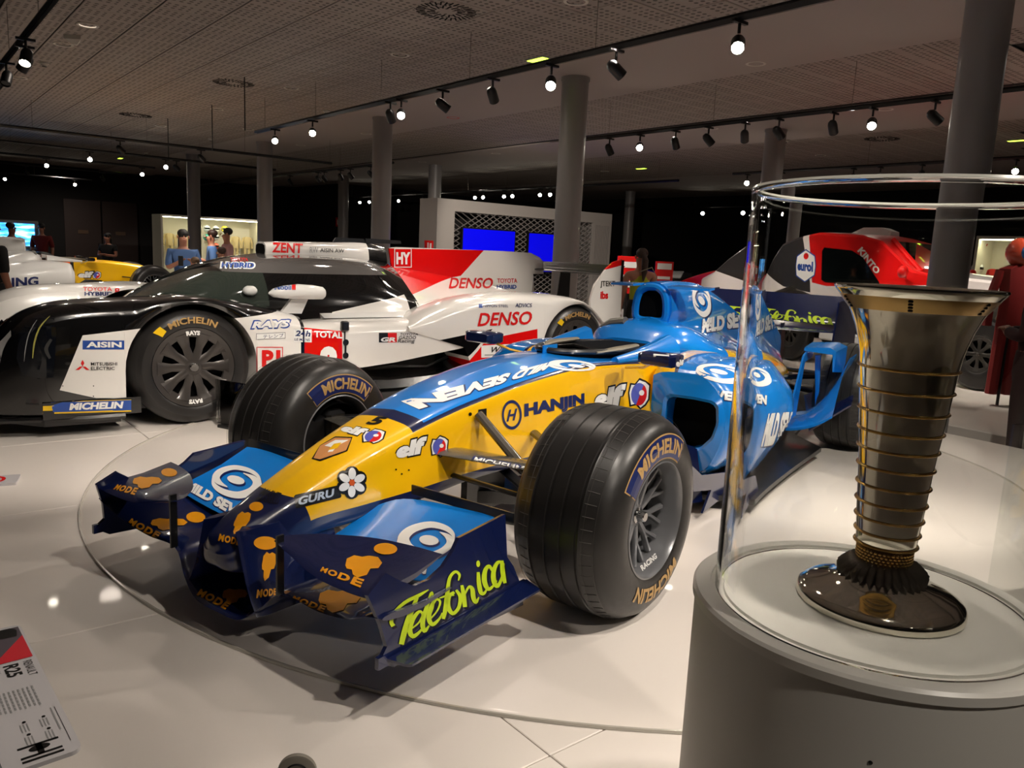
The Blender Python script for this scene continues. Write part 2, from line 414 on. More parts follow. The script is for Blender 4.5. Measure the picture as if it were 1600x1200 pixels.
# ---------------------------------------------------------------- track lighting
M_blk = mat('lamp_black', (.035,.035,.04), .45, noise=.05)
M_lens = mat('lamp_glow', (1,.96,.88), .3, emit=30)
M_lensoff = mat('lamp_lens_off', (.12,.12,.12), .15)
M_wire = mat('wire', (.45,.43,.4), .5, .5)
def track(label, a, b, group='lighting tracks'):
    c = empty('lighting_track', label, 'track', (0,0,0), group); a = Vector(a); b = Vector(b); d = (b-a).normalized(); sd = Vector((-d.y, d.x, 0))*.018
    mb = MB(); L = (b-a).length
    for s in (-1, 1): mb.tube([a+sd*s, b+sd*s], .011, 4, flat=2.2)
    mb.tube([a+Vector((0,0,.018)), b+Vector((0,0,.018))], .026, 4, flat=.4); mb.build('rail', M_blk, c)
    k = 0
    while .6+k*1.9 < L:
        q = a+d*(.6+k*1.9)
        MB().tube([q, Vector((q.x, q.y, H))], .003, 5).build('suspension_wire', M_wire, c); k += 1
    return c
track('long black track rising to the top right, nearest run of spotlights', (5.03,-1,2.9), (5.03,13.3,2.9))
track('black track running right from the middle column', (8.64,.5,2.9), (8.64,9.3,2.9))
track('short far black track left of the middle column', (8.72,15.2,2.9), (8.72,28.5,2.9))
track('far black track with bright double spots above the media wall', (14.2,12,2.9), (14.2,33,2.9))
track('low black track behind the rim of the trophy case', (13.6,1,2.9), (13.6,10.1,2.9))
track('distant black track deep in the dark right hall', (21.5,13,2.9), (21.5,20,2.9))
track('thick black track in the top left corner', (1.2,-2,2.9), (1.2,11.6,2.9))
for Y, lb in ((16.75,'front'),(19.7,'second'),(22.8,'third'),(26.05,'fourth'),(30.7,'rearmost')):
    track(f'{lb} of the parallel black tracks at the left of the hall', (-4,Y,2.9), (8.05 if Y < 18 else 7.95 if Y < 20 else 5.9,Y,2.9))
LP = {}
def lamp(loc, aim, lit, label, group, scale=1):
    """track spotlight: adaptor and yoke hang from the rail, the housing tilts to its aim"""
    e = empty('track_spotlight', label, 'spotlight', (loc[0], loc[1], 0), group); e.location = loc; e.scale = (scale,)*3
    key = 'lit' if lit else 'off'
    if not LP:
        LP['h'] = MB().lathe([(0,.085),(.025,.082),(.045,.06),(.052,.03),(.052,-.085),(.046,-.088),(.045,-.075),(0,-.075)], 20).build('housing', M_blk, None)
        LP['l'] = MB().lathe([(0,-.0765),(.044,-.0765),(.044,-.074)], 20).build('lens', M_lens, None)
        LP['o'] = MB().lathe([(0,-.0765),(.044,-.0765),(.044,-.074)], 20).build('lens', M_lensoff, None)
        y = MB().box((0,0,.150), (.16,.03,.022)).tube([(0,0,.15),(0,0,.07)], .012, 8); LP['y'] = y.build('yoke', M_blk, None)
        LP['used'] = set()
    def inst(k):
        o = LP[k]
        if k in LP['used']: o = o.copy(); COL.objects.link(o)
        LP['used'].add(k); o.parent = e; return o
    d = (Vector(aim)-Vector(loc)).normalized(); q = d.to_track_quat('-Z', 'Y')
    for k in ('h', 'l' if lit else 'o'):
        o = inst(k); o.rotation_mode = 'QUATERNION'; o.rotation_quaternion = q
    inst('y'); return e
ORD = ['first','second','third','fourth','fifth','sixth','seventh','eighth','ninth','tenth','eleventh','twelfth','thirteenth','fourteenth','fifteenth','sixteenth']
def lamps(desc, group, items, ax, val, aimf, z=2.715):
    for i, (px, py, lit) in enumerate(items):
        P = un(px, py, 2, z); P[ax] = val
        lamp(P, aimf(P, lit, i), lit, f"{'lit' if lit else 'unlit'} black spotlight, {ORD[i]} from the left {desc}", group)
rnd = random.Random(3)
def toward(P, lit, i):
    c = CAM
    if lit: return Vector((P.x, P.y, 0)).lerp(c, .38+.12*rnd.random())
    return Vector((P.x+rnd.choice((2.5, 2.0, 3)), P.y+rnd.uniform(-2, 2), .3))
lamps('on the long front track', 'spotlights on the front track', [(413,216,1),(474,204,1),(593,178,0),(619,176,1),(670,160,0),(751,144,0),(853,127,1),(947,104,0),(1147,66,1)], 0, 5.03, toward)
lamps('on the track right of the middle column', 'spotlights on the second track', [(938,231,0),(985,226,1),(1039,220,0),(1087,214,0),(1144,208,0),(1199,203,0),(1284,194,0),(1347,188,1),(1442,177,0)], 0, 8.64, toward)
lamps('on the short far track', 'spotlights on the short far track', [(443,283,0),(481,278,0),(490,277,0),(521,275,0),(532,273,0),(565,270,0),(578,268,0)], 0, 8.72, toward)
lamps('on the far track above the media wall', 'double spots above the media wall', [(491,319,1),(499,319,1),(533,318,1),(542,315,0),(562,316,1),(572,315,1),(617,313,1),(650,311,1),(657,310,1),(727,307,1),(735,306,1),(772,305,1),(781,304,1),(823,302,1),(836,301,1)], 0, 14.2, toward)
lamps('on the low track behind the trophy case', 'spotlights behind the trophy case', [(1165,285,1),(1204,280,1),(1302,272,0),(1345,270,1),(1403,265,0),(1571,262,1)], 0, 13.6, toward)
for Y, its, lb in ((16.75,[(192,232,0),(318,246,0)],'on the front left track'),(19.7,[(139,249,1),(250,262,1),(275,262,0)],'on the second left track'),(22.8,[(70,259,1),(221,272,1)],'on the third left track'),
                   (26.05,[(44,267,0),(163,278,0)],'on the fourth left track'),(30.7,[(6,280,1),(113,289,1)],'on the rearmost left track')):
    lamps(lb, 'spotlights on the left tracks', its, 1, Y, toward)
for i, (px, py) in enumerate(((1097,343),(1160,342))):
    P = un(px, py, 0, 21.5); P.z = 2.715; lamp(P, Vector((P.x, P.y, 0)).lerp(CAM, .4), 1, ('distant lit spotlight left of the trophy case', 'distant lit spotlight at the edge of the trophy case')[i], 'distant spotlights', 1.3)
for i, (px, py, lit) in enumerate(((22,85,1),(0,120,0))):
    P = un(px, py, 2, 2.715); P.x = 1.2
    lamp(P, (P.x-.8, P.y-1.6, 0), lit, ('big lit black spotlight hanging in the top left corner', 'dark spotlight cut by the left edge of the photo')[i], 'spotlights on the corner track')
P = un(14, 88, 2, 2.715); P.x = 1.24; P.y += .22; lamp(P, (P.x-1.5, P.y+2, 0), 0, 'unlit black spotlight just behind the big lit corner one', 'spotlights on the corner track')
# ---------------------------------------------------------------- things set in the ceiling
M_ring = mat('downlight_ring', (.8,.78,.74), .5); M_glowdim = mat('downlight_dim_glow', (1,.93,.85), .5, emit=.35); M_cup = mat('downlight_cup', (.55,.53,.5), .2, .6)
M_greenlit = mat('green_lit', (.75,.95,.25), .4, emit=2.0)
dl = [(137,40,'white',1),(99,70,'white',0),(30,122,'white',0),(625,86,'white',0),(455,138,'white',0),(339,171,'white',0),(251,197,'small white',0),(388,202,'small white',0),(572,209,'white',0),(1181,100,'large white',0),(900,3,'large white',0),(775,240,'small white',0),(470,227,'small white',0),(1112,201,'white',0),(1383,171,'white',0),(660,253,'small white',0),(708,184,'red tinted',0),(1282,243,'small white',0),(1425,267,'small white',0),(945,268,'small white',0)]
for i, (px, py, c, pln) in enumerate(dl):
    P = un(px, py, 2, H-.01)
    e = empty('downlight', f'{c} round ceiling downlight, {ORD[i] if i < 16 else str(i+1)+"th"} of the recessed lights' , 'downlight', (P.x, P.y, 0), 'recessed ceiling downlights'); e.location.z = P.z
    MB().lathe([(.085,.0),(.11,-.004),(.115,0),(.115,.02)], 32).build('rim', M_ring if i != 16 else mat('red_ring', (.75,.3,.25), .5), e)
    MB().lathe([(.087,0),(.07,.03),(0,.035)], 28).build('reflector', M_glowdim if pln else M_cup, e)
POS = {137:'above the triangular speaker, top left',99:'left of the triangular speaker',30:'leftmost, near the corner spotlight',625:'over the front track, top centre',455:'above the front track left end',339:'near the left bare wires',251:'small and pale by the left columns',388:'beside the hanging bare wire',572:'just left of the grey column top',1181:'right of the big lit spotlight',900:'cut by the top edge of the photo',775:'on the second plaster band',470:'pale, left on the plaster band',1112:'pale, beyond the second track',1383:'behind the second track, right',660:'small, left of the thin column',708:'on the first plaster band',1282:'far right over the trophy case',1425:'behind the low right track',945:'far, under the second track'}
for o in list(COL.objects):
    if o.name.startswith('downlight'):
        for (px, py, c, pln) in dl:
            P = un(px, py, 2, H-.01)
            if (Vector((P.x, P.y, P.z))-o.location).length < .02: o['label'] = f'{c} round downlight in the ceiling, {POS[px]}'
for i, (px, py, lb) in enumerate([(840,92,'left of the bright spotlight flare'),(188,247,'over the left tracks'),(1002,263,'far under the second track'),(1590,219,'at the right edge')]):
    P = un(px, py, 2, H-.012)
    e = empty('emergency_light', 'yellow-green lit emergency strip in the ceiling, '+lb, 'light', (P.x, P.y, 0), 'emergency strips'); e.location.z = P.z
    MB().box((0,0,0), (.12,.32,.02), bev=.004).build('frame', M_ring, e); MB().box((0,0,-.011), (.09,.28,.006)).build('glowing_panel', M_greenlit, e)
for i, (px, py, lb) in enumerate([(69,97,'top left by the big spotlight'),(510,172,'by the front track'),(793,107,'above the unlit lamp over the front track'),(228,238,'over the left tracks'),(329,216,'left of the middle wires'),(1228,218,'by the far right column')]):
    P = un(px, py, 2, H-.003)
    e = empty('smoke_detector', 'white round smoke detector, '+lb, 'detector', (P.x, P.y, 0), 'smoke detectors'); e.location.z = P.z
    MB().lathe([(.06,.0),(.06,-.025),(.045,-.035),(.04,-.05),(0,-.052)], 24).build('body', M_ring, e); MB().lathe([(.03,-.052),(.028,-.062),(0,-.062)], 16).build('sensor', M_cup, e)
P = un(117,60,2,H-.03)
e = empty('ceiling_speaker', 'white triangular wedge speaker between two downlights', 'speaker', (P.x, P.y, .9)); e.location.z = P.z
MB().rings([[Vector((.11*s*math.cos(a), .11*s*math.sin(a), z)) for a in (0, 2*PI/3, 4*PI/3)] for z, s in ((.03,1.1),(-.02,1),(-.07,.35))]).build('body', M_ring, e, 20)
for i, (px, py, r, lb) in enumerate([(697,18,.3,'nearest, top centre'),(365,130,.3,'left, above the hanging wires'),(212,180,.3,'far left'),(1378,217,.3,'right, beyond the second track')]):
    P = un(px, py, 2, H-.008)
    e = empty('air_diffuser', 'round swirl air diffuser with dark radial slots, '+lb, 'vent', (P.x, P.y, 0), 'swirl diffusers'); e.location.z = P.z
    MB().lathe([(0,.0),(r,.0),(r+.01,.006)], 48).build('face_plate', M_tile, e)
    s = MB()
    for k in range(32):
        a = 2*PI*k/32; R = Matrix.Rotation(a, 3, 'Z')
        for q0, q1 in ((.35, .62), (.68, .97)):
            if k % 2 and q0 < .5: continue
            s.box(R@Vector((r*(q0+q1)/2, 0, -.002)), (r*(q1-q0), .016, .003), a+.25)
    s.build('slots', M_dark, e)
M_wireb = mat('cable_black', (.05,.05,.05), .6)
for i, (px, y0, y1, lb) in enumerate([(382,120,204,'left of the front track'),(331,164,236,'middle of the three hanging bare rods'),(262,185,248,'leftmost hanging rod')]):
    P = un(px, y0, 2, H); Q = un(px, y1, 0, P.x); 
    tag(MB().tube([P, (P.x, P.y, Q.z)], .008, 6).build('hanging_rod', M_wireb), 'thin black rod hanging from the ceiling, '+lb, 'rod', 'hanging rods')
# ---------------------------------------------------------------- trophy case
M_ped = mat('pedestal_white', (.82,.81,.78), .45, noise=.05)
M_pedtop = mat('pedestal_top', (.86,.85,.82), .35)
ZP = .65
def glass(name, tint=(.93,.97,.95), thin=True, refr=.5):
    """clear acrylic: sheets pass light straight, grazing edges bend it"""
    mt = bpy.data.materials.new(name); mt.use_nodes = True; nt = mt.node_tree; nt.nodes.clear()
    out = nt.nodes.new('ShaderNodeOutputMaterial'); tr = nt.nodes.new('ShaderNodeBsdfTransparent'); tr.inputs[0].default_value = (*tint, 1)
    gl = nt.nodes.new('ShaderNodeBsdfGlossy'); gl.inputs['Roughness'].default_value = .02; fr = nt.nodes.new('ShaderNodeFresnel'); fr.inputs[0].default_value = 1.45
    a = nt.nodes.new('ShaderNodeMixShader'); nt.links.new(fr.outputs[0], a.inputs[0]); nt.links.new(tr.outputs[0], a.inputs[1]); nt.links.new(gl.outputs[0], a.inputs[2])
    if refr:
        rf = nt.nodes.new('ShaderNodeBsdfGlass'); rf.inputs['IOR'].default_value = 1.49; rf.inputs['Roughness'].default_value = 0; rf.inputs[0].default_value = (.97,.98,.97,1)
        lw = nt.nodes.new('ShaderNodeLayerWeight'); lw.inputs[0].default_value = .5
        mr = nt.nodes.new('ShaderNodeMapRange'); mr.inputs[1].default_value = .30; mr.inputs[2].default_value = .42; nt.links.new(lw.outputs['Facing'], mr.inputs[0])
        b = nt.nodes.new('ShaderNodeMixShader'); nt.links.new(mr.outputs[0], b.inputs[0]); nt.links.new(a.outputs[0], b.inputs[1]); nt.links.new(rf.outputs[0], b.inputs[2]); a = b
    nt.links.new(a.outputs[0], out.inputs[0]); return mt
def solid_glass(name):
    mt = bpy.data.materials.new(name); mt.use_nodes = True; nt = mt.node_tree; nt.nodes.clear(); out = nt.nodes.new('ShaderNodeOutputMaterial')
    g = nt.nodes.new('ShaderNodeBsdfGlass'); g.inputs['IOR'].default_value = 1.49; g.inputs['Roughness'].default_value = 0; g.inputs[0].default_value = (.985,.99,.985,1)
    nt.links.new(g.outputs[0], out.inputs[0]); return mt
M_acr = solid_glass('clear_acrylic_wall'); M_sheet = glass('clear_sheet', (.95,.96,.95), refr=0)
pd = empty('pedestal', 'white round display pedestal carrying the silver trophy and its clear cover', 'pedestal', (1.112,.517,0))
def weld(o):
    bm = bmesh.new(); bm.from_mesh(o.data); bmesh.ops.remove_doubles(bm, verts=bm.verts, dist=1e-5); bmesh.ops.recalc_face_normals(bm, faces=bm.faces); bm.to_mesh(o.data); bm.free(); o.data.set_sharp_from_angle(angle=math.radians(35)); return o
MB().lathe([(.249,0),(.249,.625),(.2485,.632)], 96).build('drum', M_ped, pd)
MB().lathe([(.2485,.632),(.253,.634),(.253,.646),(.249,ZP),(.2275,ZP),(.2265,ZP-.004),(.2075,ZP-.004),(.2065,ZP),(0,ZP)], 128).build('top_plate', M_pedtop, pd)
P = None
MB().lathe([(.0028,0),(0,.0015)], 12, (0,0,0)).build('screw', M_blk, pd)
sc = [o for o in COL.objects if o.name.startswith('screw')][-1]
va = math.atan2(-.517+.10, -1.112-.02); sc.rotation_euler = (PI/2, 0, va+PI/2+.18); sc.location = (.2495*math.cos(va+.18), .2495*math.sin(va+.18), .545)
cv = MB(); ro_, ri = .2205, .2135
cv.lathe([(ri,ZP-.003),(ri,1.229),(ri,1.2322),(ri+.0016,1.236),(ro_-.0016,1.236),(ro_,1.2322),(ro_,1.229),(ro_,ZP-.003),(ri,ZP-.003)], 192, (1.112,.517,0))
tag(weld(cv.build('acrylic_cover', M_acr, None, 40)), 'tall clear open cylinder cover around the trophy on the pedestal', 'cover')
MB().lathe([(ri+.0002,1.2362),(ri+.0016,1.2395),(ro_-.0016,1.2395),(ro_-.0002,1.2362),(ri+.0002,1.2362)], 160, (1.112,.517,0)).build('polished_rim', mat('frosted_edge', (.80,.80,.76), .25, 0, .4), [o for o in COL.objects if o.name == 'acrylic_cover'][0])
M_silver = mat('trophy_silver', (.90,.88,.82), .07, 1); M_goldb = mat('trophy_gold', (.78,.62,.34), .22, 1, noise=.06); M_ox = mat('trophy_dark_leaf', (.34,.31,.28), .25, .85)
M_band = mat('trophy_brushed_band', (.70,.57,.36), .3, 1)
tp = empty('trophy', 'tall fluted silver trophy vase with gold rings standing under the clear cover', 'trophy', (1.122,.508,.6)); tp.location.z = ZP-.0005
MB().lathe([(0,0),(.112,0),(.115,.003),(.115,.012),(.112,.016),(.10,.022),(.078,.030),(.060,.038),(.055,.044)], 96).build('foot', M_silver, tp, 60)
lf = MB()
for k in range(30):
    a = 2*PI*k/30; pts = [(.059,.036),(.057,.050),(.047,.060),(.037,.066)]
    lf.tube([(r*math.cos(a), r*math.sin(a), z) for r, z in pts], [.002,.0060,.0055,.003], 8)
lf.lathe([(.053,.034),(.049,.048),(.040,.056),(.033,.062)], 48); lf.build('leaf_collar', M_ox, tp, 60)
bd = MB()
for j in range(5):
    for k in range(40):
        a = 2*PI*(k+.5*(j % 2))/40; bd.ball((.0365*math.cos(a), .0365*math.sin(a), .066+.0045*j), .0029, 6)
bd.build('beaded_neck', M_goldb, tp, 60)
MB().lathe([(.030,.062),(.034,.066),(.035,.086),(.041,.092)], 48).build('stem', M_silver, tp, 60)
RN = [(.0435,.0925),(.0448,.1105),(.0467,.132),(.0485,.1555),(.0500,.1805),(.0520,.2075),(.0545,.234),(.0572,.260),(.0600,.289),(.0630,.3185),(.0660,.3495)]
MB().lathe([(0,.088),(.036,.0885),(.0405,.0915)]+[(r-.0028,z) for r, z in RN]+[(.0655,.368),(.0695,.385),(.0755,.405),(.0835,.424),(.0865,.4295)], 128).build('bowl', M_silver, tp, 80)
for r, z in RN:
    MB().lathe([(r-.0032+.0040*math.cos(t), z+.0020*math.sin(t)) for t in [PI*k/6-PI/2 for k in range(7)]], 96).build('gold_ring', M_goldb, tp, 60)
MB().lathe([(.0865,.4295),(.094,.4385),(.100,.447),(.1005,.448)], 128).build('brushed_band', M_band, tp, 60)
MB().lathe([(.1005,.448),(.106,.4545),(.109,.459),(.108,.4615),(.104,.460),(.094,.449),(.080,.430),(.068,.40),(.060,.36),(.050,.25),(.038,.1),(0,.095)], 128).build('rim', M_silver, tp, 80)
for k in range(6):
    a = 2*PI*k/6+.45+.35; bb_ = MB()
    for i in range(4):
        for j in range(2): 
            r = .0885+.0032*i; z = .4325+.0040*i; bb_.ball((r*math.cos(a+.02*j-.01), r*math.sin(a+.02*j-.01), z), .0026, 6)
    bb_.build('beaded_clasp', M_ox, tp, 60)
# ---------------------------------------------------------------- information panel and small stands by the platform edge
M_panel = mat('panel_face', (.76,.75,.76), .35, 0, .2)
ip = empty('information_panel', 'grey printed information panel for the blue and yellow car, bottom left', 'sign', (.161,1.30,math.radians(-87.4)))
ip.location.z = .45
# local x runs along the long edge towards the viewer, local y to the right of the photo
def rrect(x0, x1, y0, y1, r, n=5):
    o = []
    for cx, cy, a0 in ((x1-r,y1-r,0),(x0+r,y1-r,PI/2),(x0+r,y0+r,PI),(x1-r,y0+r,1.5*PI)):
        o += [(cx+r*math.cos(a0+PI/2*k/n), cy+r*math.sin(a0+PI/2*k/n)) for k in range(n+1)]
    return o
MB().plate([(x, y, 0) for x, y in rrect(-.225,.212,-.42,0,.014)], .006).build('board', M_panel, ip)
MB().tube([(0,-.2,-.003),(0,-.2,-.40)], .02, 16).lathe([(0,-.436),(.11,-.436),(.11,-.450),(0,-.45)], 32, (0,-.2,0)).build('post', M_ped, ip)
Z1 = .0036
def ink(sh, mt, x0, x1, y0, y1, z=Z1, nm='lettering'):
    """print on the panel: u runs along +x, letters stand towards +y"""
    return surf(nm, sh, mt, lambda u, v: (x0+(x1-x0)*u, y0+(y1-y0)*v, z), ip, 1, 1)
sq = poly2d([(0,0),(1,0),(1,1),(0,1)])
ink(sq, mat('photo_grey', (.33,.3,.33), .4), -.215,-.09,-.40,-.004, nm='photo_print'); ink(poly2d([(.3,1),(1,1),(1,.86)]), mat('photo_red', (.8,.15,.2), .4), -.215,-.09,-.40,-.004, Z1+.0002, 'photo_print')
ink(poly2d([(0,.80),(.25,.78),(.3,.98),(.1,.99),(0,.97)]), P_black, -.215,-.09,-.40,-.004, Z1+.0003, 'photo_print')
ink(poly2d([(.55,.70),(.9,.66),(.92,.72),(.6,.76)]), P_yel, -.215,-.09,-.40,-.004, Z1+.0004, 'photo_print'); ink(poly2d([(.4,.62),(.5,.82),(.6,.66),(.55,.6)]), P_cyan, -.215,-.09,-.40,-.004, Z1+.0004, 'photo_print')
ink(text2d('RENAULT'), P_black, -.080,-.028,-.020,-.008); ink(text2d('R25', .03), P_black, -.080,-.038,-.047,-.026); ink(text2d('2005'), P_grey, -.080,-.058,-.060,-.052)
rr = random.Random(5)
for j in range(11): ink(join2d(*[poly2d([(a,0),(a+.13,0),(a+.13,1),(a,1)]) for a in [k*.155 for k in range(6 if j < 10 else 2)]]), P_grey, .005,.075-.002*(j % 3),-.024-.006*j,-.0215-.006*j)
for j in range(8): ink(join2d(*[poly2d([(a,0),(a+.13,0),(a+.13,1),(a,1)]) for a in [k*.155 for k in range(6)]]), P_grey, .012,.080,-.100-.006*j,-.0975-.006*j)
ink(sq, P_black, .085,.185,-.009,-.0082); ink(sq, P_grey, .085,.15,-.0145,-.0125); ink(sq, P_black, .085,.20,-.0905,-.0898)
for (a, b) in ((.10,-.028),(.10,-.052),(.135,-.028),(.135,-.052),(.09,-.105),(.105,-.12),(.13,-.115),(.15,-.13)):
    ink(ell2d(.5,.5,.5,.5,10), P_black, a, a+.006, b, b+.005, nm='pictogram')
    for q in range(3): ink(sq, P_grey, a+.008, a+.030, b+.004-.004*q, b+.0055-.004*q)
ink(join2d(poly2d([(0,.42),(.7,.42),(.7,.58),(0,.58)]), ell2d(.3,.5,.18,.26), *[poly2d([(a,0),(a+.12,0),(a+.12,1),(a,1)]) for a in (.0,.62,.85)]), P_black, .165,.205,-.068,-.020, nm='car_diagram')
# round disc of a low stand at the bottom edge
st = empty('round_stand_disc', 'small upright grey disc of a low stand at the bottom edge', 'stand', (.505,1.165,1.0)); st.location.z = .235
MB().lathe([(0,-.006),(.030,-.006),(.033,-.004),(.033,.004),(.030,.006),(0,.006)], 40, axis='X').build('disc', mat('disc_grey', (.5,.48,.44), .4), st)
MB().lathe([(.016,.0065),(.018,.008),(.020,.0065)], 32, axis='X').lathe([(.016,-.0065),(.018,-.008),(.020,-.0065)], 32, axis='X').build('inner_ring', M_blk, st)
MB().tube([(0,0,-.033),(0,0,-.235)], .008, 10).lathe([(0,-.225),(.05,-.225),(.05,-.235),(0,-.235)], 24).build('post', M_ped, st)
# card with the red sign
cdn = empty('no_touching_card', 'small white card with a red ring sign lying by the left edge', 'card', (.30,4.13,-.25)); cdn.location.z = .0
MB().plate([(x, y, .006) for x, y in rrect(-.16,.14,-.07,.07,.01)], .012).build('card', M_panel, cdn)
surf('red_ring', arc2d(0,0,.045,.06,0,360,40), P_red, lambda u, v: (u+.03, v, .0128), cdn, 1, 1); surf('red_bar', poly2d([(-.04,-.045),(-.03,-.05),(.045,.04),(.035,.045)]), P_red, lambda u, v: (u+.03, v, .0130), cdn, 1, 1)
surf('hand_mark', ell2d(0,0,.022,.026,14), P_black, lambda u, v: (u+.03, v, .0129), cdn, 1, 1)
# low acrylic sign holder behind the far front wheel
ah = empty('acrylic_sign_holder', 'clear upright acrylic plate on a dark base between the two front cars', 'sign holder', (1.66,4.60,-1.17))
MB().box((0,0,.012), (.34,.12,.024), bev=.003).build('base', M_blk, ah); MB().box((.0,-.03,.16), (.42,.008,.27)).build('clear_plate', M_sheet, ah)
# ---------------------------------------------------------------- open wheel racing cars
def inset(pts, c, k): return [(c[0]+(y-c[0])*k, c[1]+(z-c[1])*k) for y, z in pts]
SWIRL = join2d(stroke2d([(1.0,.42),(.93,.66),(.74,.86),(.45,.96),(.18,.84),(.08,.62),(.16,.42),(.34,.27)], [.01,.09,.15,.19,.20,.17,.12,.02]),
               stroke2d([(.0,.58),(.07,.34),(.26,.14),(.55,.04),(.82,.16),(.92,.38),(.84,.58),(.66,.73)], [.01,.09,.15,.19,.20,.17,.12,.02]),
               poly2d([(.5+.20*math.cos(t)*math.cos(.6)-.125*math.sin(t)*math.sin(.6), .5+.20*math.cos(t)*math.sin(.6)*-1-.125*math.sin(t)*math.cos(.6)) for t in [2*PI*k/18 for k in range(18)]]))
def blob(k=0):
    return poly2d([(.02,.55),(.02,.85),(.2,1),(.42,.93),(.6,.98),(.85,.92),(1,.66),(.93,.42),(.72,.40),(.66,.12),(.42,.0),(.28,.14),(.22,.36),(.08,.40)])
def scr(L): return join2d(*[stroke2d([(x/1286, 1-y/1200) for x, y in P], [q/1286 for q in (W if isinstance(W, list) else [W]*len(P))], 5) for P, W in L], ell2d(800/1286,1-432/1200,.010,.019,14))
SCRIPT = scr([([(232,850),(218,815),(250,745),(320,685),(400,645),(468,605)], [30,26,22,24,24,8]), ([(392,655),(345,770),(308,880),(285,972)], [22,36,38,34]),
 ([(352,868),(400,828),(428,775),(405,752),(362,805),(342,875),(362,918),(410,885),(440,838)], [10,12,16,20,30,34,30,18,10]), ([(468,800),(500,710),(490,622),(462,700),(428,820),(440,882),(472,845)], [10,12,14,24,32,28,10]),
 ([(482,800),(528,742),(545,685),(515,672),(482,730),(470,800),(495,838),(540,800),(560,760)], [10,12,16,20,28,32,28,16,10]), ([(668,545),(674,505),(645,486),(608,530),(592,640),(580,740),(566,802)], [10,18,20,22,30,30,22]), ([(540,662),(585,648),(640,642)], [8,14,8]),
 ([(640,622),(606,650),(598,715),(628,765),(668,728),(680,655),(652,608)], [20,26,32,26,24,26,18]), ([(690,575),(702,640),(712,722)], [20,30,28]), ([(706,650),(735,590),(760,600),(768,660),(785,690),(805,655)], [8,18,28,32,24,8]),
 ([(800,488),(806,570),(820,628),(845,625),(862,585)], [20,30,28,18,8]), ([(895,478),(872,448),(846,480),(842,550),(868,602),(905,575),(925,545)], [18,24,30,34,26,14,8]),
 ([(965,420),(930,425),(904,480),(905,548),(930,582),(960,520),(972,430)], [16,24,30,34,26,18,10]), ([(958,410),(966,500),(980,562)], [24,32,22])])
def tyre_profile(R, w, grooves):
    h = w/2
    side = [(R*.535,h-.030),(R*.55,h-.010),(R*.60,h-.003),(R*.72,h),(R*.84,h-.008),(R*.915,h-.026),(R*.965,h-.055),(R*.992,h-.09)]
    tread = []
    gs = [(-1.5+i)*.053 for i in range(4)][::-1] if grooves else []
    for g in gs: tread += [(R,g+.006),(R-.0045,g+.004),(R-.0045,g-.004),(R,g-.006)]
    if not gs: tread = [(R,0)]
    return side+tread+[(r,-q) for r, q in side[::-1]]
def side_h(R, w, r):
    p = tyre_profile(R, w, False)[:8]
    for (r0, h0), (r1, h1) in zip(p, p[1:]):
        if r0 <= r <= r1: return h0+(h1-h0)*(r-r0)/(r1-r0)
    return p[-1][1]
M_gun = mat('gunmetal_rim', (.50,.505,.52), .3, .45, .3); M_gund = mat('dark_rim', (.23,.22,.21), .38, .5, .2)
def arc_print(nm, sh, mt, car, cx, cy, cz, s, R, w, a0, a1, r0, r1, lift=.0014, nx=26, ny=3):
    def fn(u, v):
        a = math.radians(a0+(a1-a0)*u); r = r0+(r1-r0)*v
        return (cx+r*math.cos(a), cy+s*(side_h(R, w, r)+lift), cz+r*math.sin(a))
    return surf(nm, sh, mt, fn, car, nx, ny)
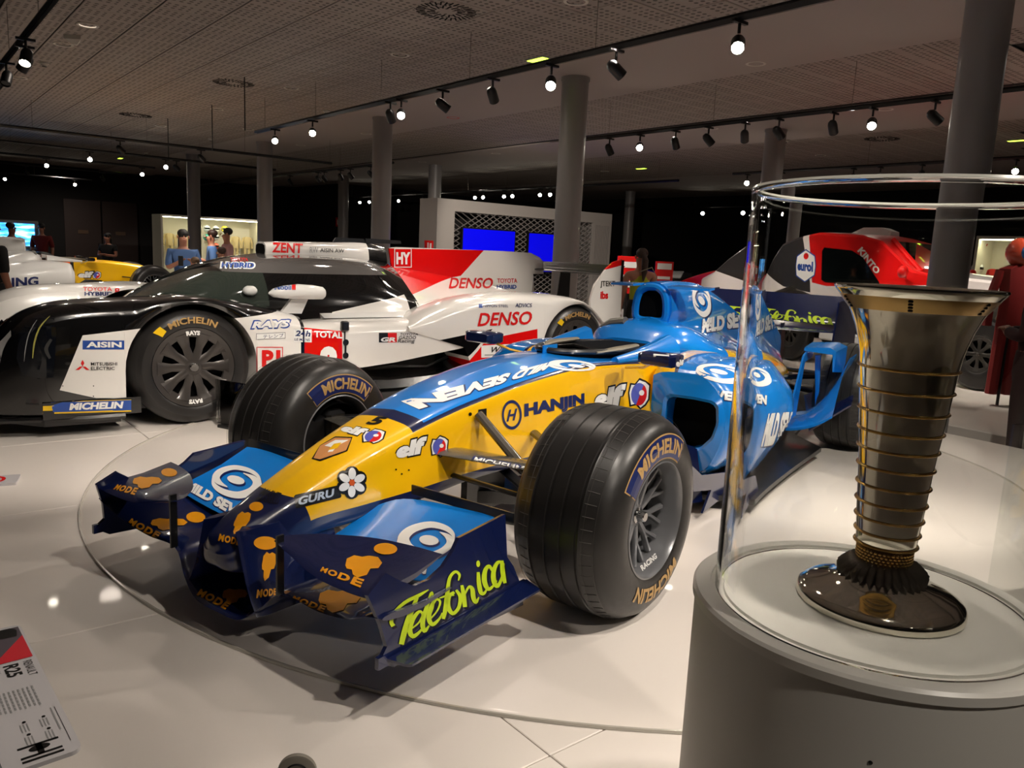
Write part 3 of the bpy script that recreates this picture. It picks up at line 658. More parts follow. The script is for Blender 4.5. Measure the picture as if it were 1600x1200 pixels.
def f1_wheel(car, x, s, w, R, grooves, prints=False):
    y = s*(.9-w/2); c = (x, y, R)
    MB().lathe(tyre_profile(R, w, grooves), 96, c, 'Y').build('tyre', M_rubber, car, 30)
    h = w/2
    rm = MB()
    lp = [(R*.535,h-.031),(R*.555,h-.018),(R*.565,h-.006),(R*.55,h-.004),(R*.535,h-.014),(R*.53,h-.03),(R*.515,h-.10),(R*.50,h-.12),(R*.49,h-.17)]
    rm.lathe([(r, s*q) for r, q in lp], 72, c, 'Y'); rm.lathe([(r, -s*q) for r, q in lp[:7]], 72, c, 'Y')
    rm.lathe([(R*.50,s*(h-.12)),(R*.505,-s*(h-.05))], 48, c, 'Y')
    rim = rm.build('rim', M_gun, car, 40)
    sp = MB()
    for k in range(10):
        a = 2*PI*k/10+.2
        for da in (-.085,.085):
            sp.tube([(x+.035*math.cos(a), y+s*(h-.088), R+.035*math.sin(a)), (x+.10*math.cos(a+da*.5), y+s*(h-.082), R+.10*math.sin(a+da*.5)), (x+.162*math.cos(a+da*1.9), y+s*(h-.072), R+.168*math.sin(a+da*1.9))], [.012,.0075,.009], 6, flat=1.3, up=(0,1,0))
    sp.lathe([(.0,s*(h-.078)),(.036,s*(h-.078)),(.042,s*(h-.09)),(.05,s*(h-.12))], 24, c, 'Y'); sp.build('spokes', M_gun, rim, 50)
    MB().lathe([(.164*R/.33,s*(h-.118)),(.0,s*(h-.118))], 32, c, 'Y').lathe([(.15,-s*(h-.02)),(.155,-s*(h-.10)),(.0,-s*(h-.03))], 32, c, 'Y').build('brake_drum', M_dark, rim)
    MB().lathe([(0,s*(h-.045)),(.014,s*(h-.045)),(.017,s*(h-.05)),(.017,s*(h-.07)),(.026,s*(h-.072)),(.026,s*(h-.085))], 12, c, 'Y').build('wheel_nut', M_chrome, rim)
    if prints:
        for sd in (1, -1):
            sgn = sd
            for off, cA, cB in ((0, P_navy, P_gold), (180, None, P_gold)):
                A0, A1 = ((32,124) if s > 0 else (52,132)); A0 += off; A1 += off
                if sd < 0: A0, A1 = 180-A0, 180-A1
                kk = dict(s=sgn, R=R, w=w)
                if cA:
                    arc_print('patch_edge', poly2d([(-.01,-.04),(1.01,-.04),(1.01,1.04),(-.01,1.04)]), P_gold, car, x, y, R, r0=R*.60, r1=R*.82, a0=A0, a1=A1, lift=.0008, **kk)
                    arc_print('patch', poly2d([(0,0),(1,0),(1,1),(0,1)]), cA, car, x, y, R, r0=R*.605, r1=R*.815, a0=A0, a1=A1, lift=.0014, **kk)
                arc_print('lettering', tf(text2d('MICHELIN', .035), .80,.66,.18,.19), cB, car, x, y, R, r0=R*.60, r1=R*.82, a0=A0, a1=A1, lift=.002, **kk)
        ml = MB()
        for sd in (-1, 1):
            for k in range(56):
                a = 2*PI*k/56; r = R*.985
                pts = []
                for q in (.055,.072,.09): 
                    rr_ = {.055:R*.965,.072:R*.981,.09:R*.992}[q]
                    pts.append((x+rr_*math.cos(a), y+sd*(h-q), R+rr_*math.sin(a)))
                ml.tube(pts, .0012, 4)
        for q in (-.10,.10,.133,-.133):
            ml.lathe([(R*(.9995 if abs(q) < .12 else .975)+.0006, q-.0008),(R*(.9995 if abs(q) < .12 else .975)+.0006, q+.0008)], 80, c, 'Y')
        ml.build('mould_lines', mat('mould_line', (.30,.29,.28), .5), car)
    return rim
mat('rod_grey', (.36,.34,.31), .25, .3, .6)
def build_f1(pose, label, pal, full=False, group=None):
    car = empty('formula_racing_car', label, 'racing car', pose, group)
    g = lambda k: MATS[pal[k]]
    # tub and nose
    def S(x, wb, wm, wt, zb, zn, zc, zt):
        return (x, [(0,zb),(wb,zb),(wm,zn),((wm+wt)/2+.006,(zn+zc)/2),(wt+.012,zc-.035*(zt-zb)/.3),(wt,zc),(wt*.72,zt-.012*(zt-zb)/.3),(0,zt)])
    body = loft('monocoque', [S(.955,.012,.02,.015,.245,.255,.27,.285),S(.94,.045,.06,.045,.218,.235,.285,.312),S(.88,.07,.082,.062,.205,.235,.325,.347),S(.80,.085,.098,.075,.228,.27,.362,.378),S(.70,.10,.112,.09,.262,.318,.40,.415),
        S(.5,.115,.132,.112,.272,.325,.472,.495),S(.3,.13,.15,.135,.28,.33,.532,.558),S(.15,.14,.165,.150,.293,.338,.57,.60),S(0,.15,.18,.165,.305,.345,.60,.632),S(-.3,.165,.205,.188,.305,.345,.645,.676),
        S(-.65,.18,.235,.203,.28,.34,.67,.70),S(-.95,.20,.30,.235,.22,.29,.665,.69),S(-1.18,.24,.35,.27,.16,.22,.655,.67),S(-1.75,.24,.35,.27,.12,.18,.64,.65)], g('tub'), car, nx=8, nv=6)
    # cockpit rim, opening, seat, headrest
    rimp = [(-.70-.42+.42*math.cos(a), .185*math.sin(a), .70+.012*math.cos(a)) for a in [2*PI*k/36 for k in range(37)]]
    MB().tube(rimp, .013, 8, caps=False).build('cockpit_rim', M_carbon, car)
    MB().plate([(x, y, .693) for x, y, z in rimp[:-1]], .012).build('cockpit_opening', M_dark, car)
    MB().tube([(-.93,-.10,.70),(-.93,0,.715),(-.93,.10,.70)], .012, 8).build('steering_wheel', M_black, car)
    for s in (-1, 1): MB().tube([(-.86,s*.15,.705),(-1.02,s*.175,.712),(-1.22,s*.165,.715)], [.014,.026,.018], 8, flat=.5).build('cockpit_padding', mat('padding_grey', (.50,.47,.40), .5), car)
    MB().box((-.72,0,.715), (.11,.006,.04)).build('aerial_fin', g('top'), car)
    hr = loft('headrest', [(-1.47,[(0,.64),(.14,.64),(.17,.68),(.12,.71),(.0,.715)]),(-1.54,[(0,.64),(.22,.64),(.25,.71),(.17,.77),(0,.785)]),(-1.63,[(0,.64),(.27,.64),(.29,.71),(.21,.785),(0,.81)]),(-1.76,[(0,.60),(.30,.60),(.33,.68),(.22,.77),(0,.82)]),(-1.98,[(0,.6),(.31,.6),(.32,.66),(.18,.73),(0,.79)])], g('cover'), car, 6, 6)
    MB().tube([(-1.575,-.21,.745),(-1.57,-.16,.778),(-1.57,-.08,.792)], .034, 10, flat=.8).build('headrest_band', mat('band_grey', (.42,.41,.39), .35), car)
    for s in (-1, 1):
        loft('cockpit_side', [(-.92,[(s*.20,.66),(s*.23,.66),(s*.235,.675),(s*.22,.69),(s*.20,.68)]),(-1.15,[(s*.19,.66),(s*.27,.66),(s*.28,.69),(s*.25,.72),(s*.21,.71)]),(-1.42,[(s*.17,.66),(s*.29,.66),(s*.30,.71),(s*.25,.76),(s*.20,.75)])], g('cover'), car, 4, 4, mirror=False)
    # engine cover with intake
    EC = [(-1.70,[(0,.45),(.30,.45),(.30,.62),(.17,.70),(.105,.78),(.118,.86),(.10,.955),(.045,1.0),(0,1.005)]),(-1.95,[(0,.45),(.33,.45),(.33,.61),(.19,.69),(.095,.77),(.10,.87),(.085,.96),(.04,1.005),(0,1.01)]),
          (-2.35,[(0,.42),(.31,.42),(.30,.57),(.15,.65),(.06,.74),(.045,.85),(.035,.94),(.015,.975),(0,.98)]),(-2.9,[(0,.36),(.25,.36),(.24,.49),(.10,.56),(.022,.62),(.014,.70),(.012,.79),(.008,.825),(0,.83)]),(-3.45,[(0,.3),(.14,.3),(.13,.38),(.06,.44),(.014,.50),(.012,.55),(.010,.60),(.006,.625),(0,.63)])]
    cover = loft('engine_cover', EC, g('coverp'), car, 8, 4)
    mouth = [(.0,.80),(.055,.80),(.085,.82),(.088,.88),(.072,.945),(.035,.975),(0,.98)]
    mouth = [cat(mouth, i/4) for i in range((len(mouth)-1)*4+1)]
    ring = mouth+[(-y, z) for y, z in mouth[-2:0:-1]]
    R_ = [Vector((-1.69, y, z)) for y, z in ring]
    MB().tube(R_+[R_[0]], .020, 8, caps=False, up=(1,0,0)).build('intake_lip', g('cover'), car)
    MB().rings([[Vector((-1.69, y, z)) for y, z in ring], [Vector((-1.75, y*.9, .885+(z-.885)*.9)) for y, z in ring]], caps=True).build('intake_mouth', M_dark, car)
    for s in (-1, 1):
        MB().plate([(-1.66,s*.10,.985),(-1.80,s*.10,.99),(-1.86,s*.28,.985),(-1.76,s*.29,.98)], .012).build('intake_winglet', g('cover'), car)
    # sidepods
    for s in (1, -1):
        sp = lambda x, zb, y2, zl, ym, zm, zh, yt, zt, yi, zi: (x, [(s*(.31 if x > -1.6 else .2),zb),(s*(y2-.12),zb),(s*y2,zl),(s*ym,zm),(s*(ym-.015),zh),(s*yt,zt),(s*(yt+yi)/2,zt+.012),(s*yi,zi),(s*(.31 if x > -1.6 else .2),zi-.02)])
        st = [sp(-1.13,.17,.60,.21,.665,.38,.52,.56,.615,.36,.62),sp(-1.20,.15,.62,.20,.70,.38,.54,.57,.645,.34,.655),sp(-1.5,.13,.61,.19,.705,.37,.54,.56,.655,.30,.68),sp(-1.85,.12,.56,.18,.67,.34,.50,.50,.625,.28,.66),sp(-2.2,.12,.48,.17,.57,.30,.44,.40,.55,.24,.60),sp(-2.55,.12,.38,.16,.43,.24,.34,.30,.44,.2,.5),sp(-2.8,.12,.28,.15,.31,.2,.28,.22,.36,.17,.4)]
        pod = loft('sidepod', st, g('pod'), car, 6, 5, mirror=False, caps=False)
        hole = [(.43,.285),(.51,.283),(.575,.31),(.618,.36),(.635,.425),(.628,.49),(.61,.512),(.52,.517),(.42,.515),(.395,.50),(.39,.40),(.40,.31)]
        outer = [cat(st[0][1], j/5) for j in range(41)]
        cen = (s*.51, .40); n = 48
        def at_ang(P, a):
            best = None
            for i in range(len(P)):
                p, q = P[i], P[(i+1) % len(P)]; d = (math.cos(a), math.sin(a)); ex, ey = q[0]-p[0], q[1]-p[1]; D = d[0]*ey-d[1]*ex
                if abs(D) < 1e-9: continue
                t = ((p[0]-cen[0])*ey-(p[1]-cen[1])*ex)/D; u = ((p[0]-cen[0])*d[1]-(p[1]-cen[1])*d[0])/D
                if t > 0 and -1e-6 <= u <= 1+1e-6 and (best is None or t > best): best = t
            return (cen[0]+math.cos(a)*(best or .01), cen[1]+math.sin(a)*(best or .01))
        ho = [(s*y, z) for y, z in hole]
        A = [2*PI*k/n for k in range(n)]
        ro = [Vector((-1.13, *at_ang(outer, a))) for a in A]; r1 = [Vector((-1.105, *at_ang(inset(ho, cen, 1.12), a))) for a in A]; r2 = [Vector((-1.115, *at_ang(ho, a))) for a in A]; r3 = [Vector((-1.20, *at_ang(inset(ho, cen, .98), a))) for a in A]
        MB().rings([ro, r1, r2, r3], caps=False).build('radiator_duct_lip', g('podlip'), pod); r4 = [v+Vector((-.3,0,0)) for v in r3]
        MB().rings([r3, r4]).build('radiator_duct', M_dark, pod)
        # flip-up in front of the rear tyre
        fs_ = []
        for i in range(11):
            t = i/10; y = .34+.44*t; z = .20+.06*t+.36*t*t*t; fs_.append((s*y, z))
        rows = []
        for x, k in ((-2.42,.30),(-2.55,.75),(-2.7,.97),(-2.88,1.0)):
            rows.append([Vector((x, y, .17+(z-.17)*k)) for y, z in fs_]+[Vector((x, y, .155+(z-.17)*k)) for y, z in fs_[::-1]])
        MB().rings(rows).build('flip_up', g('flick'), car)
        MB().plate([(-2.45,s*.47,.22),(-2.62,s*.49,.60),(-2.75,s*.50,.645),(-2.84,s*.50,.64),(-2.80,s*.50,.58),(-2.66,s*.49,.56),(-2.60,s*.48,.24)], .014).build('chimney_fin', g('flick'), car)
        MB().tube([(-2.74,s*.56,.60),(-2.78,s*.57,.40),(-2.80,s*.58,.24)], [.022,.016,.014], 8, flat=.5).build('fin_strut', g('flick'), car)
        MB().rings([[Vector((-2.66,y,z)) for y, z in ((s*.48,.645),(s*.66,.66),(s*.70,.64),(s*.70,.52),(s*.69,.52),(s*.68,.62),(s*.48,.625))],[Vector((-2.86,y,z)) for y, z in ((s*.48,.665),(s*.66,.68),(s*.72,.66),(s*.72,.50),(s*.71,.50),(s*.70,.64),(s*.48,.645))]]).build('winglet', g('flick'), car)
        MB().plate([(-3.0,s*.42,.30),(-2.92,s*.80,.47),(-2.70,s*.82,.33),(-2.58,s*.60,.16)], .012).build('lower_flick', g('board'), car)
        # barge boards
        MB().plate([(-.62,s*.30,.10),(-.66,s*.31,.38),(-.92,s*.42,.40),(-1.10,s*.56,.30),(-1.12,s*.60,.06),(-.9,s*.46,.05)], .01).build('barge_board', g('board'), car)
        MB().plate([(-.86,s*.62,.30),(-1.0,s*.63,.215),(-1.30,s*.64,.17),(-1.45,s*.64,.035),(-1.22,s*.63,.045),(-1.05,s*.63,.03),(-1.13,s*.63,.12),(-.95,s*.62,.15)], .01).build('turning_vane', g('board'), car)
        # mirrors
        MB().rings([[Vector((x, s*(y0+dy), z0+dz)) for dy, dz in ((-k*.5,-.024*k),(k*.5,-.024*k),(k*.56,0),(k*.5,.026*k),(-k*.5,.026*k),(-k*.56,0))] for x, y0, z0, k in ((-.80,.47,.715,.12),(-.83,.47,.715,.165),(-.90,.47,.715,.17),(-.915,.47,.715,.15))] if False else
                   [[Vector((x, s*(.47+dy*kk), .715+dz*kk)) for dy, dz in ((-.085,-.02),(-.07,-.027),(.07,-.027),(.085,-.02),(.085,.02),(.07,.027),(-.07,.027),(-.085,.02))] for x, kk in ((-.79,.75),(-.81,1),(-.88,1.02),(-.90,.95))]).build('mirror', g('mirror'), car)
        MB().tube([(-.87,s*.42,.69),(-.92,s*.36,.66),(-.95,s*.26,.645)], .01, 8, flat=.6).build('mirror_stalk', g('side'), car)
        # front suspension
        arm = lambda nm, a, b, r, fl, mt=None: MB().tube([a, b], r, 10, flat=fl).build(nm, mt or M_carbon, car)
        arm('push_rod', (.01,s*.185,.555), (-.02,s*.55,.25), [.020,.024], .8, MATS['rod_grey'])
        arm('upper_wishbone', (.14,s*.14,.437), (.0,s*.60,.418), [.062,.045], .2, mat('arm_grey', (.33,.32,.30), .25, .2, .6)); arm('upper_wishbone', (-.33,s*.19,.44), (-.02,s*.60,.415), [.02,.02], .5)
        arm('lower_wishbone', (.30,s*.10,.285), (0,s*.62,.215), [.026,.022], .45); arm('lower_wishbone', (-.25,s*.12,.285), (0,s*.62,.21), [.026,.022], .45)
        arm('steering_arm', (.12,s*.14,.35), (.11,s*.60,.33), [.014,.014], .6)
        MB().box((0,s*.585,.32), (.10,.06,.26), bev=.015).tube([(0,s*.60,.33),(0,s*.70,.33)], .10, 20).build('upright', M_carbon, car)
        MB().rings([[Vector((x, s*.56, z)) for x, z in ((.10,.24),(.20,.24),(.20,.42),(.10,.42))],[Vector((x, s*.62, z)) for x, z in ((-.05,.2),(.17,.22),(.17,.44),(-.05,.44))]]).build('brake_duct', M_carbon, car)
        MB().tube([(-3.1,s*.12,.35),(-3.1,s*.60,.33)], .03, 12).tube([(-2.75,s*.15,.42),(-3.08,s*.58,.44)], .018, 8).tube([(-3.3,s*.10,.42),(-3.12,s*.58,.44)], .016, 8).tube([(-2.7,s*.14,.2),(-3.1,s*.6,.2)], .018, 8).build('rear_wishbones', M_carbon, car)
        f1_wheel(car, 0, s, .36, .33, True, full); f1_wheel(car, -3.1, s, .38, .33, True, full and s > 0)
        # nose pylons, struts, endplates
        MB().rings([[Vector((x, s*(y+d), z)) for x, d in ((.93,0),(.90,.012),(.78,.016),(.60,.004),(.60,-.004),(.78,-.012),(.90,-.01))] for z, y in ((.335,.075),(.27,.095),(.20,.118),(.15,.142),(.115,.165))]).build('wing_pylon', g('wing'), car)
        MB().box((.918,s*.25,.285), (.022,.007,.165)).build('wing_strut', M_carbon, car)
        E0 = [(787,803),(715,840),(705,862),(690,885),(668,905),(645,915),(625,908),(600,895),(572,930),(592,975),(602,1010),(590,1035),(612,1042),(815,945),(812,915),(800,885),(790,870)]
        lean = lambda z: .655-.05*max(0, (z-.17)/.22)
        ep = []
        for q in E0:
            P = un(*q, 1, .63, F1P); 
            for _ in range(3): P = un(*q, 1, lean(P.z), F1P)
            ep.append((P.x, s*P.y, P.z))
        MB().plate(ep, .012).build('endplate', g('wing'), car)
        fp = [un(*q, 2, zz, F1P) for q, zz in (((596,1030),.175),((612,1036),.17),((637,1042),.165),((840,922),.172),((820,905),.20))]
        rws = []
        for P, lift in zip(fp[2:4], (0, 0)): pass
        MB().plate([(ep[11][0]-.02, s*.652,.170),(ep[12][0], s*.70,.160),(.90, s*.712,.160),(.365, s*.712,.168),(.36, s*.66,.182)], .008).build('footplate', g('wing'), car)
        MB().box((.66,s*.655,.168), (.60,.012,.03)).build('footplate_fillet', g('wing'), car)
    # front wing elements
    mp = [(0,.945,.085,.69,.13),(.10,.945,.092,.69,.14),(.17,.935,.135,.68,.17),(.25,.915,.20,.66,.225),(.40,.915,.20,.66,.235),(.52,.93,.225,.67,.245),(.60,.945,.262,.68,.262),(.65,.94,.27,.69,.265)]
    full_ = lambda st: [(-a, b, c, d, e) for a, b, c, d, e in st[:0:-1]]+st
    wing('main_plane', full_(mp), g('wing'), car, 6, .05, .10)
    for s in (1, -1):
        fl = [(s*.115,.70,.225,.47,.30),(s*.20,.72,.238,.40,.335),(s*.40,.71,.245,.385,.352),(s*.54,.70,.255,.39,.358),(s*.597,.69,.262,.41,.36)]
        wing('wing_flap', fl if s > 0 else fl[::-1], g('flap'), car, 5, .05, .07)
        ca = [(s*.235,.925,.350,.885,.355),(s*.30,.932,.335,.82,.357),(s*.42,.945,.310,.755,.360),(s*.54,.95,.308,.72,.358),(s*.625,.952,.315,.70,.352)]
        wing('upper_flap', ca if s > 0 else ca[::-1], g('wing'), car, 5, .05, .10)
        MB().box((.383,s*.42,.368), (.006,.40,.03)).build('gurney_strip', M_carbon, car)
    # floor, gearbox, rear wing, diffuser
    MB().plate([(-.75,0,.06),(-.85,.16,.06),(-1.05,.34,.06),(-1.25,.68,.06),(-2.6,.69,.06),(-2.85,.42,.06),(-3.3,.40,.10),(-3.3,-.40,.10),(-2.85,-.42,.06),(-2.6,-.69,.06),(-1.25,-.68,.06),(-1.05,-.34,.06),(-.85,-.16,.06)], .025, (0,0,1)).build('floor_tray', M_carbon, car)
    MB().plate([(-.2,0,.16),(-.35,.10,.14),(-.9,.12,.07),(-.9,-.12,.07),(-.35,-.10,.14)], .05, (0,0,1)).build('splitter', M_carbon, car)
    MB().box((-.28,0,.20), (.25,.03,.22)).build('keel', M_carbon, car)
    MB().box((-3.2,0,.28), (.9,.22,.24), bev=.03).build('gearbox', M_carbon, car)
    for s in (1, -1):
        MB().plate([(-3.25,s*.51,.45),(-3.35,s*.51,.90),(-3.95,s*.51,.93),(-3.97,s*.51,.55),(-3.75,s*.51,.35)], .012).build('rear_endplate', g('rearend'), car)
    wing('rear_wing_flap', [(-.5,-3.50,.735,-3.60,.93),(0,-3.50,.735,-3.60,.93),(.5,-3.50,.735,-3.60,.93)], g('rearwing'), car, 2, .03, .06)
    wing('rear_wing_plane', [(-.5,-3.40,.69,-3.55,.73),(0,-3.38,.68,-3.55,.73),(.5,-3.40,.69,-3.55,.73)], g('rearwing'), car, 2, .05, .1)
    MB().box((-3.5,0,.55), (.14,.02,.34)).build('wing_post', M_carbon, car)
    MB().plate([(-3.3,-.48,.10),(-3.3,.48,.10),(-3.7,.48,.32),(-3.7,-.48,.32)], .012).build('diffuser', M_carbon, car)
    return car
# liveries
def tubfn(c_low, c_side, c_line, c_top, tip):
    def fn(X, Y, Z, V):
        inblue = ((V > 5.15) & (X < .245)); inline = ((V > 4.72) & (X < .30))
        edge = (X+(V-5.15)*(V-5.15)*.03) > .60
        return [(inline, c_line), (inblue, c_top), (V < 2.0, c_low), ((X-(V-2.0)*.011) > .70, c_low if tip else c_side)]
    return fn
livery('tub_main', (.97,.75,.03), tubfn((.055,.10,.27), (.97,.75,.03), (.055,.10,.27), (.06,.50,.86), True), .28, .8)
livery('cover_main', (.06,.50,.86), lambda X, Y, Z, V: [(V < 2.75, (.055,.10,.27)), (V < 2.55, (.97,.75,.03))], .25, .8)
livery('pod_main', (.06,.50,.86), lambda X, Y, Z, V: [(V > 6.3, (.055,.10,.27)), (V > 6.45, (.97,.75,.03)), (V < 1.6, (.055,.10,.27))], .25, .8)
PM = dict(tub='tub_main', top='sky_blue_paint', cover='sky_blue_paint', coverp='cover_main', pod='pod_main', podlip='sky_blue_paint', flick='sky_blue_paint', board='navy_paint', mirror='navy_paint', side='yellow_paint', wing='navy_paint', flap='sky_blue_paint', rearend='navy_paint', rearwing='navy_paint')
F1P = (1.5927, 2.3892, 3.4139, .006)
f1 = build_f1(F1P, 'blue, yellow and navy open-wheel racing car on the turntable in front', PM, True)
kids = {}
for o in f1.children_recursive: kids.setdefault(o.name.split('.')[0], []).append(o)
T_body = bvh(kids['monocoque']); T_cover = bvh(kids['engine_cover']+kids['headrest']); T_pod = bvh(kids['sidepod']); T_flap = bvh(kids['wing_flap']); T_up = bvh(kids['upper_flap']); T_main = bvh(kids['main_plane']); T_end = bvh(kids['endplate']); T_rw = bvh(kids['rear_wing_flap']); T_py = bvh(kids['wing_pylon']); T_mir = bvh(kids['mirror']); T_all = bvh([o for k in ('monocoque','engine_cover','headrest','sidepod') for o in kids[k]])
CR = lambda x0, y0, x1, y1: [(x0,y1),(x1,y1),(x1,y0),(x0,y0)]
def D(nm, sh, mt, q, T, lift=.0015, nx=10, ny=4, car=None, pose=None): return decal(nm, sh, mt, q, T, car or f1, pose or F1P, lift, nx, ny)
def word(s, mt, q, T, bold=.03, shear=0, under=None, grow=(.03,.10), off=(0,0), nx=14, ny=4, car=None, pose=None, lift=.002, space=1):
    sh = text2d(s, bold, shear, 1, space)
    if under:
        ub = tf(text2d(s, bold+.028, shear, 1, space), 1+grow[0], 1+grow[1], -grow[0]/2+off[0], -grow[1]/2+off[1])
        D('lettering_shadow', ub, under, q, T, lift*.6, nx, ny, car, pose)
    return D('lettering', sh, mt, q, T, lift, nx, ny, car, pose)
def globe(cx, cy, rx, ry, T, sk=0, car=None, pose=None):
    q = [(cx-rx-sk,cy+ry),(cx+rx-sk,cy+ry),(cx+rx+sk,cy-ry),(cx-rx+sk,cy-ry)]
    for sh, mt, l in ((poly2d([(.0,.55),(.08,.9),(.3,.88),(.5,1.08),(.8,.98),(1.02,.85),(1,.3),(.85,.1),(.6,-.05),(.4,.12),(.1,.05)]), P_black, .0012), (poly2d([(.06,.55),(.14,.84),(.32,.82),(.5,1.0),(.78,.92),(.95,.8),(.93,.33),(.8,.15),(.6,.02),(.42,.18),(.16,.12)]), P_white, .0016),
                      (ell2d(.5,.5,.36,.40,24), P_purple, .002), (ell2d(.5,.5,.36,.40,24,-PI*.6,PI*.35), P_red, .0024), (ell2d(.62,.55,.12,.10,12), P_white, .0028)):
        D('emblem', sh, mt, q, T, l, 4, 4, car, pose)
# nose and tub
zz = lambda x, y, k=4, ox=340, oy=540: (ox+x/k, oy+y/k)
D('nameplate', poly2d([(0,.1),(.03,0),(.97,0),(1,.1),(1,.9),(.97,1),(.03,1),(0,.9)]), P_black, [(462,795),(534,777),(529,758),(459,774)], T_body, .0012, 6, 3)
word('GURU', mat('print_pale', (.75,.8,.86), .35), [(466,790),(524,775),(522,763),(466,777)], T_body, .04, .2)
D('flower_outline', join2d(ell2d(.5,.5,.24,.24,18), *[ell2d(.5+.31*math.cos(a), .5+.31*math.sin(a), .25, .25, 14) for a in [k*PI/3+.5 for k in range(6)]]), P_black, CR(527,731,572,777), T_body, .0018, 4, 4)
for k in range(6):
    a = k*PI/3+.5; D('petal', poly2d([(.5+.30*math.cos(a)+.20*math.cos(t)*math.cos(a)-.13*math.sin(t)*math.sin(a), .5+.30*math.sin(a)+.20*math.cos(t)*math.sin(a)+.13*math.sin(t)*math.cos(a)) for t in [2*PI*j/16 for j in range(16)]]), P_white, CR(527,731,572,777), T_body, .0026, 3, 3)
D('flower_centre', ell2d(.5,.5,.10,.11,14), mat('print_orange', (.85,.35,.08), .35), CR(527,731,572,777), T_body, .0032, 2, 2)
word('elf', P_white, [(619,717),(667,707),(667,681),(619,693)], T_body, .06, .15, P_black, (.09,.20)); globe(686,698,14,16,T_body,1)
word('elf', P_white, [(530,673),(566,683),(577,671),(541,663)], T_body, .06, .1, P_black, (.08,.2)); globe(583,682,18,11,T_body,3)
dm = [(490,716),(500,697),(524,684),(549,685),(541,704),(500,718)]
cp = lambda pts, x0=400, y0=600, w=400, h=300: poly2d([((x-x0)/w, 1-(y-y0)/h) for x, y in pts])
DQ = CR(400,600,800,900)
D('emblem_outline', cp([(487,717),(500,696),(524,682),(551,683),(543,705),(500,721)]), P_black, DQ, T_body, .0012, 30, 20)
D('emblem', cp(dm), mat('print_tan', (.80,.55,.33), .35), DQ, T_body, .0018, 30, 20)
D('emblem', cp([(507,697),(524,688),(545,688),(527,697),(520,706),(512,707),(517,699)]), P_white, DQ, T_body, .0024, 30, 20); D('emblem', cp([(513,704),(522,694),(534,692),(527,701)]), M_yel, DQ, T_body, .0030, 30, 20)
word('5', P_black, [(570,663),(594,665),(608,652),(583,650)], T_body, .05, .2)
word('MAGNETI', P_black, [(404,774),(434,780),(441,771),(415,763)], T_body, .03); word('MARELLI', P_black, [(398,783),(434,788),(437,781),(404,775)], T_body, .03)
D('oval', ell2d(.5,.5,.5,.5,20), P_amber, [(388,798),(410,800),(413,785),(391,784)], T_body); D('blob', blob(), P_amber, [(357,834),(377,836),(398,800),(374,799)], T_body); word('MODE', P_amber, [(341,845),(374,853),(376,842),(344,834)], T_body, .05, 0, space=1.2)
# long side lettering
word('HANJIN', P_navy, [(819,657),(913,637),(913,614),(819,631)], T_body, .06)
D('ring_emblem', arc2d(.5,.5,.40,.5,0,360,36), P_navy, CR(784,625,815,671), T_body, .002, 4, 4); word('H', P_navy, [(791,659),(808,656),(808,638),(791,641)], T_body, .03, .3)
word('elf', P_white, [(929,638),(977,633),(978,599),(929,610)], T_body, .06, .12, P_black, (.08,.16)); globe(998,616,17,22,T_body,1)
word('MILD SEVEN', P_white, [(868,563.5),(626,627),(655,640),(850,579)], T_body, .06, 0, P_navy, (.01,.12), (-.004,.05), nx=30)
D('swirl', SWIRL, P_white, [(935,568),(862,560),(852,578),(925,580)], T_body, .002, 8, 6)
D('bolt_hole', ell2d(.5,.5,.5,.5,10), P_black, CR(732,644,737,650), T_body, .002, 2, 2)
for a, b in ((626,739),(617,732),(637,733)): D('bolt_hole', ell2d(.5,.5,.5,.5,8), P_black, CR(a,b,a+3,b+3), T_body, .002, 1, 1)
D('rod_slot', poly2d([(0,0),(1,.1),(1,1),(0,.9)]), P_black, CR(747,638,760,659), T_body, .002, 2, 2)
# covers and pods
word('MILD SEVEN', P_white, [(1096,521),(1190,506),(1186,480),(1098,498)], T_cover, .06, 0, P_navy, (.01,.06), (-.008,-.04), nx=20)
D('swirl', SWIRL, P_navy, [(1086,494),(1114,496),(1110,448),(1082,448)], T_cover, .0012, 8, 8); D('swirl', SWIRL, P_white, [(1084,492),(1112,494),(1108,446),(1080,446)], T_cover, .002, 8, 8)
word('PUMA', P_navy, [(1014,543),(1034,542),(1034,536),(1014,537)], T_cover, .03)
D('leaping_cat_mark', stroke2d([(0,.3),(.3,.6),(.6,.7),(.85,1),(1,.95),(.75,.5),(.95,0)], [.05,.15,.2,.12,.08,.12,.03]), P_navy, CR(1026,528,1037,538), T_cover, .002, 3, 3)
D('swirl', SWIRL, P_white, [(1082,590),(1178,604),(1158,572),(1092,568)], T_pod, .002, 10, 8)
word('MILD SEVEN', P_white, [(1057,614),(1160,629),(1160,614),(1058,602)], T_pod, .06, 0, P_navy, (.02,.14), (-.006,-.05), nx=16)
word('MILD SEVEN', P_white, [(1150,694),(1226,690),(1232,640),(1166,642)], T_pod, .06, .1, P_navy, (.01,.04), (-.01,-.02), nx=20, ny=8)
D('label_band', poly2d([(0,0),(1,0),(1,1),(0,1)]), P_white, [(1130,735),(1180,742),(1180,733),(1130,727)], T_pod, .001, 4, 2); word('MICHELIN', P_navy, [(1144,736),(1178,741),(1178,735),(1144,730)], T_pod, .03)
word('elf', P_white, [(1056,573),(1068,573),(1068,562),(1056,562)], T_mir, .05); D('mirror_edge', poly2d([(0,.8),(1,.8),(1,1),(0,1)]), P_white, CR(1021,553,1070,574), T_mir, .001, 2, 2)
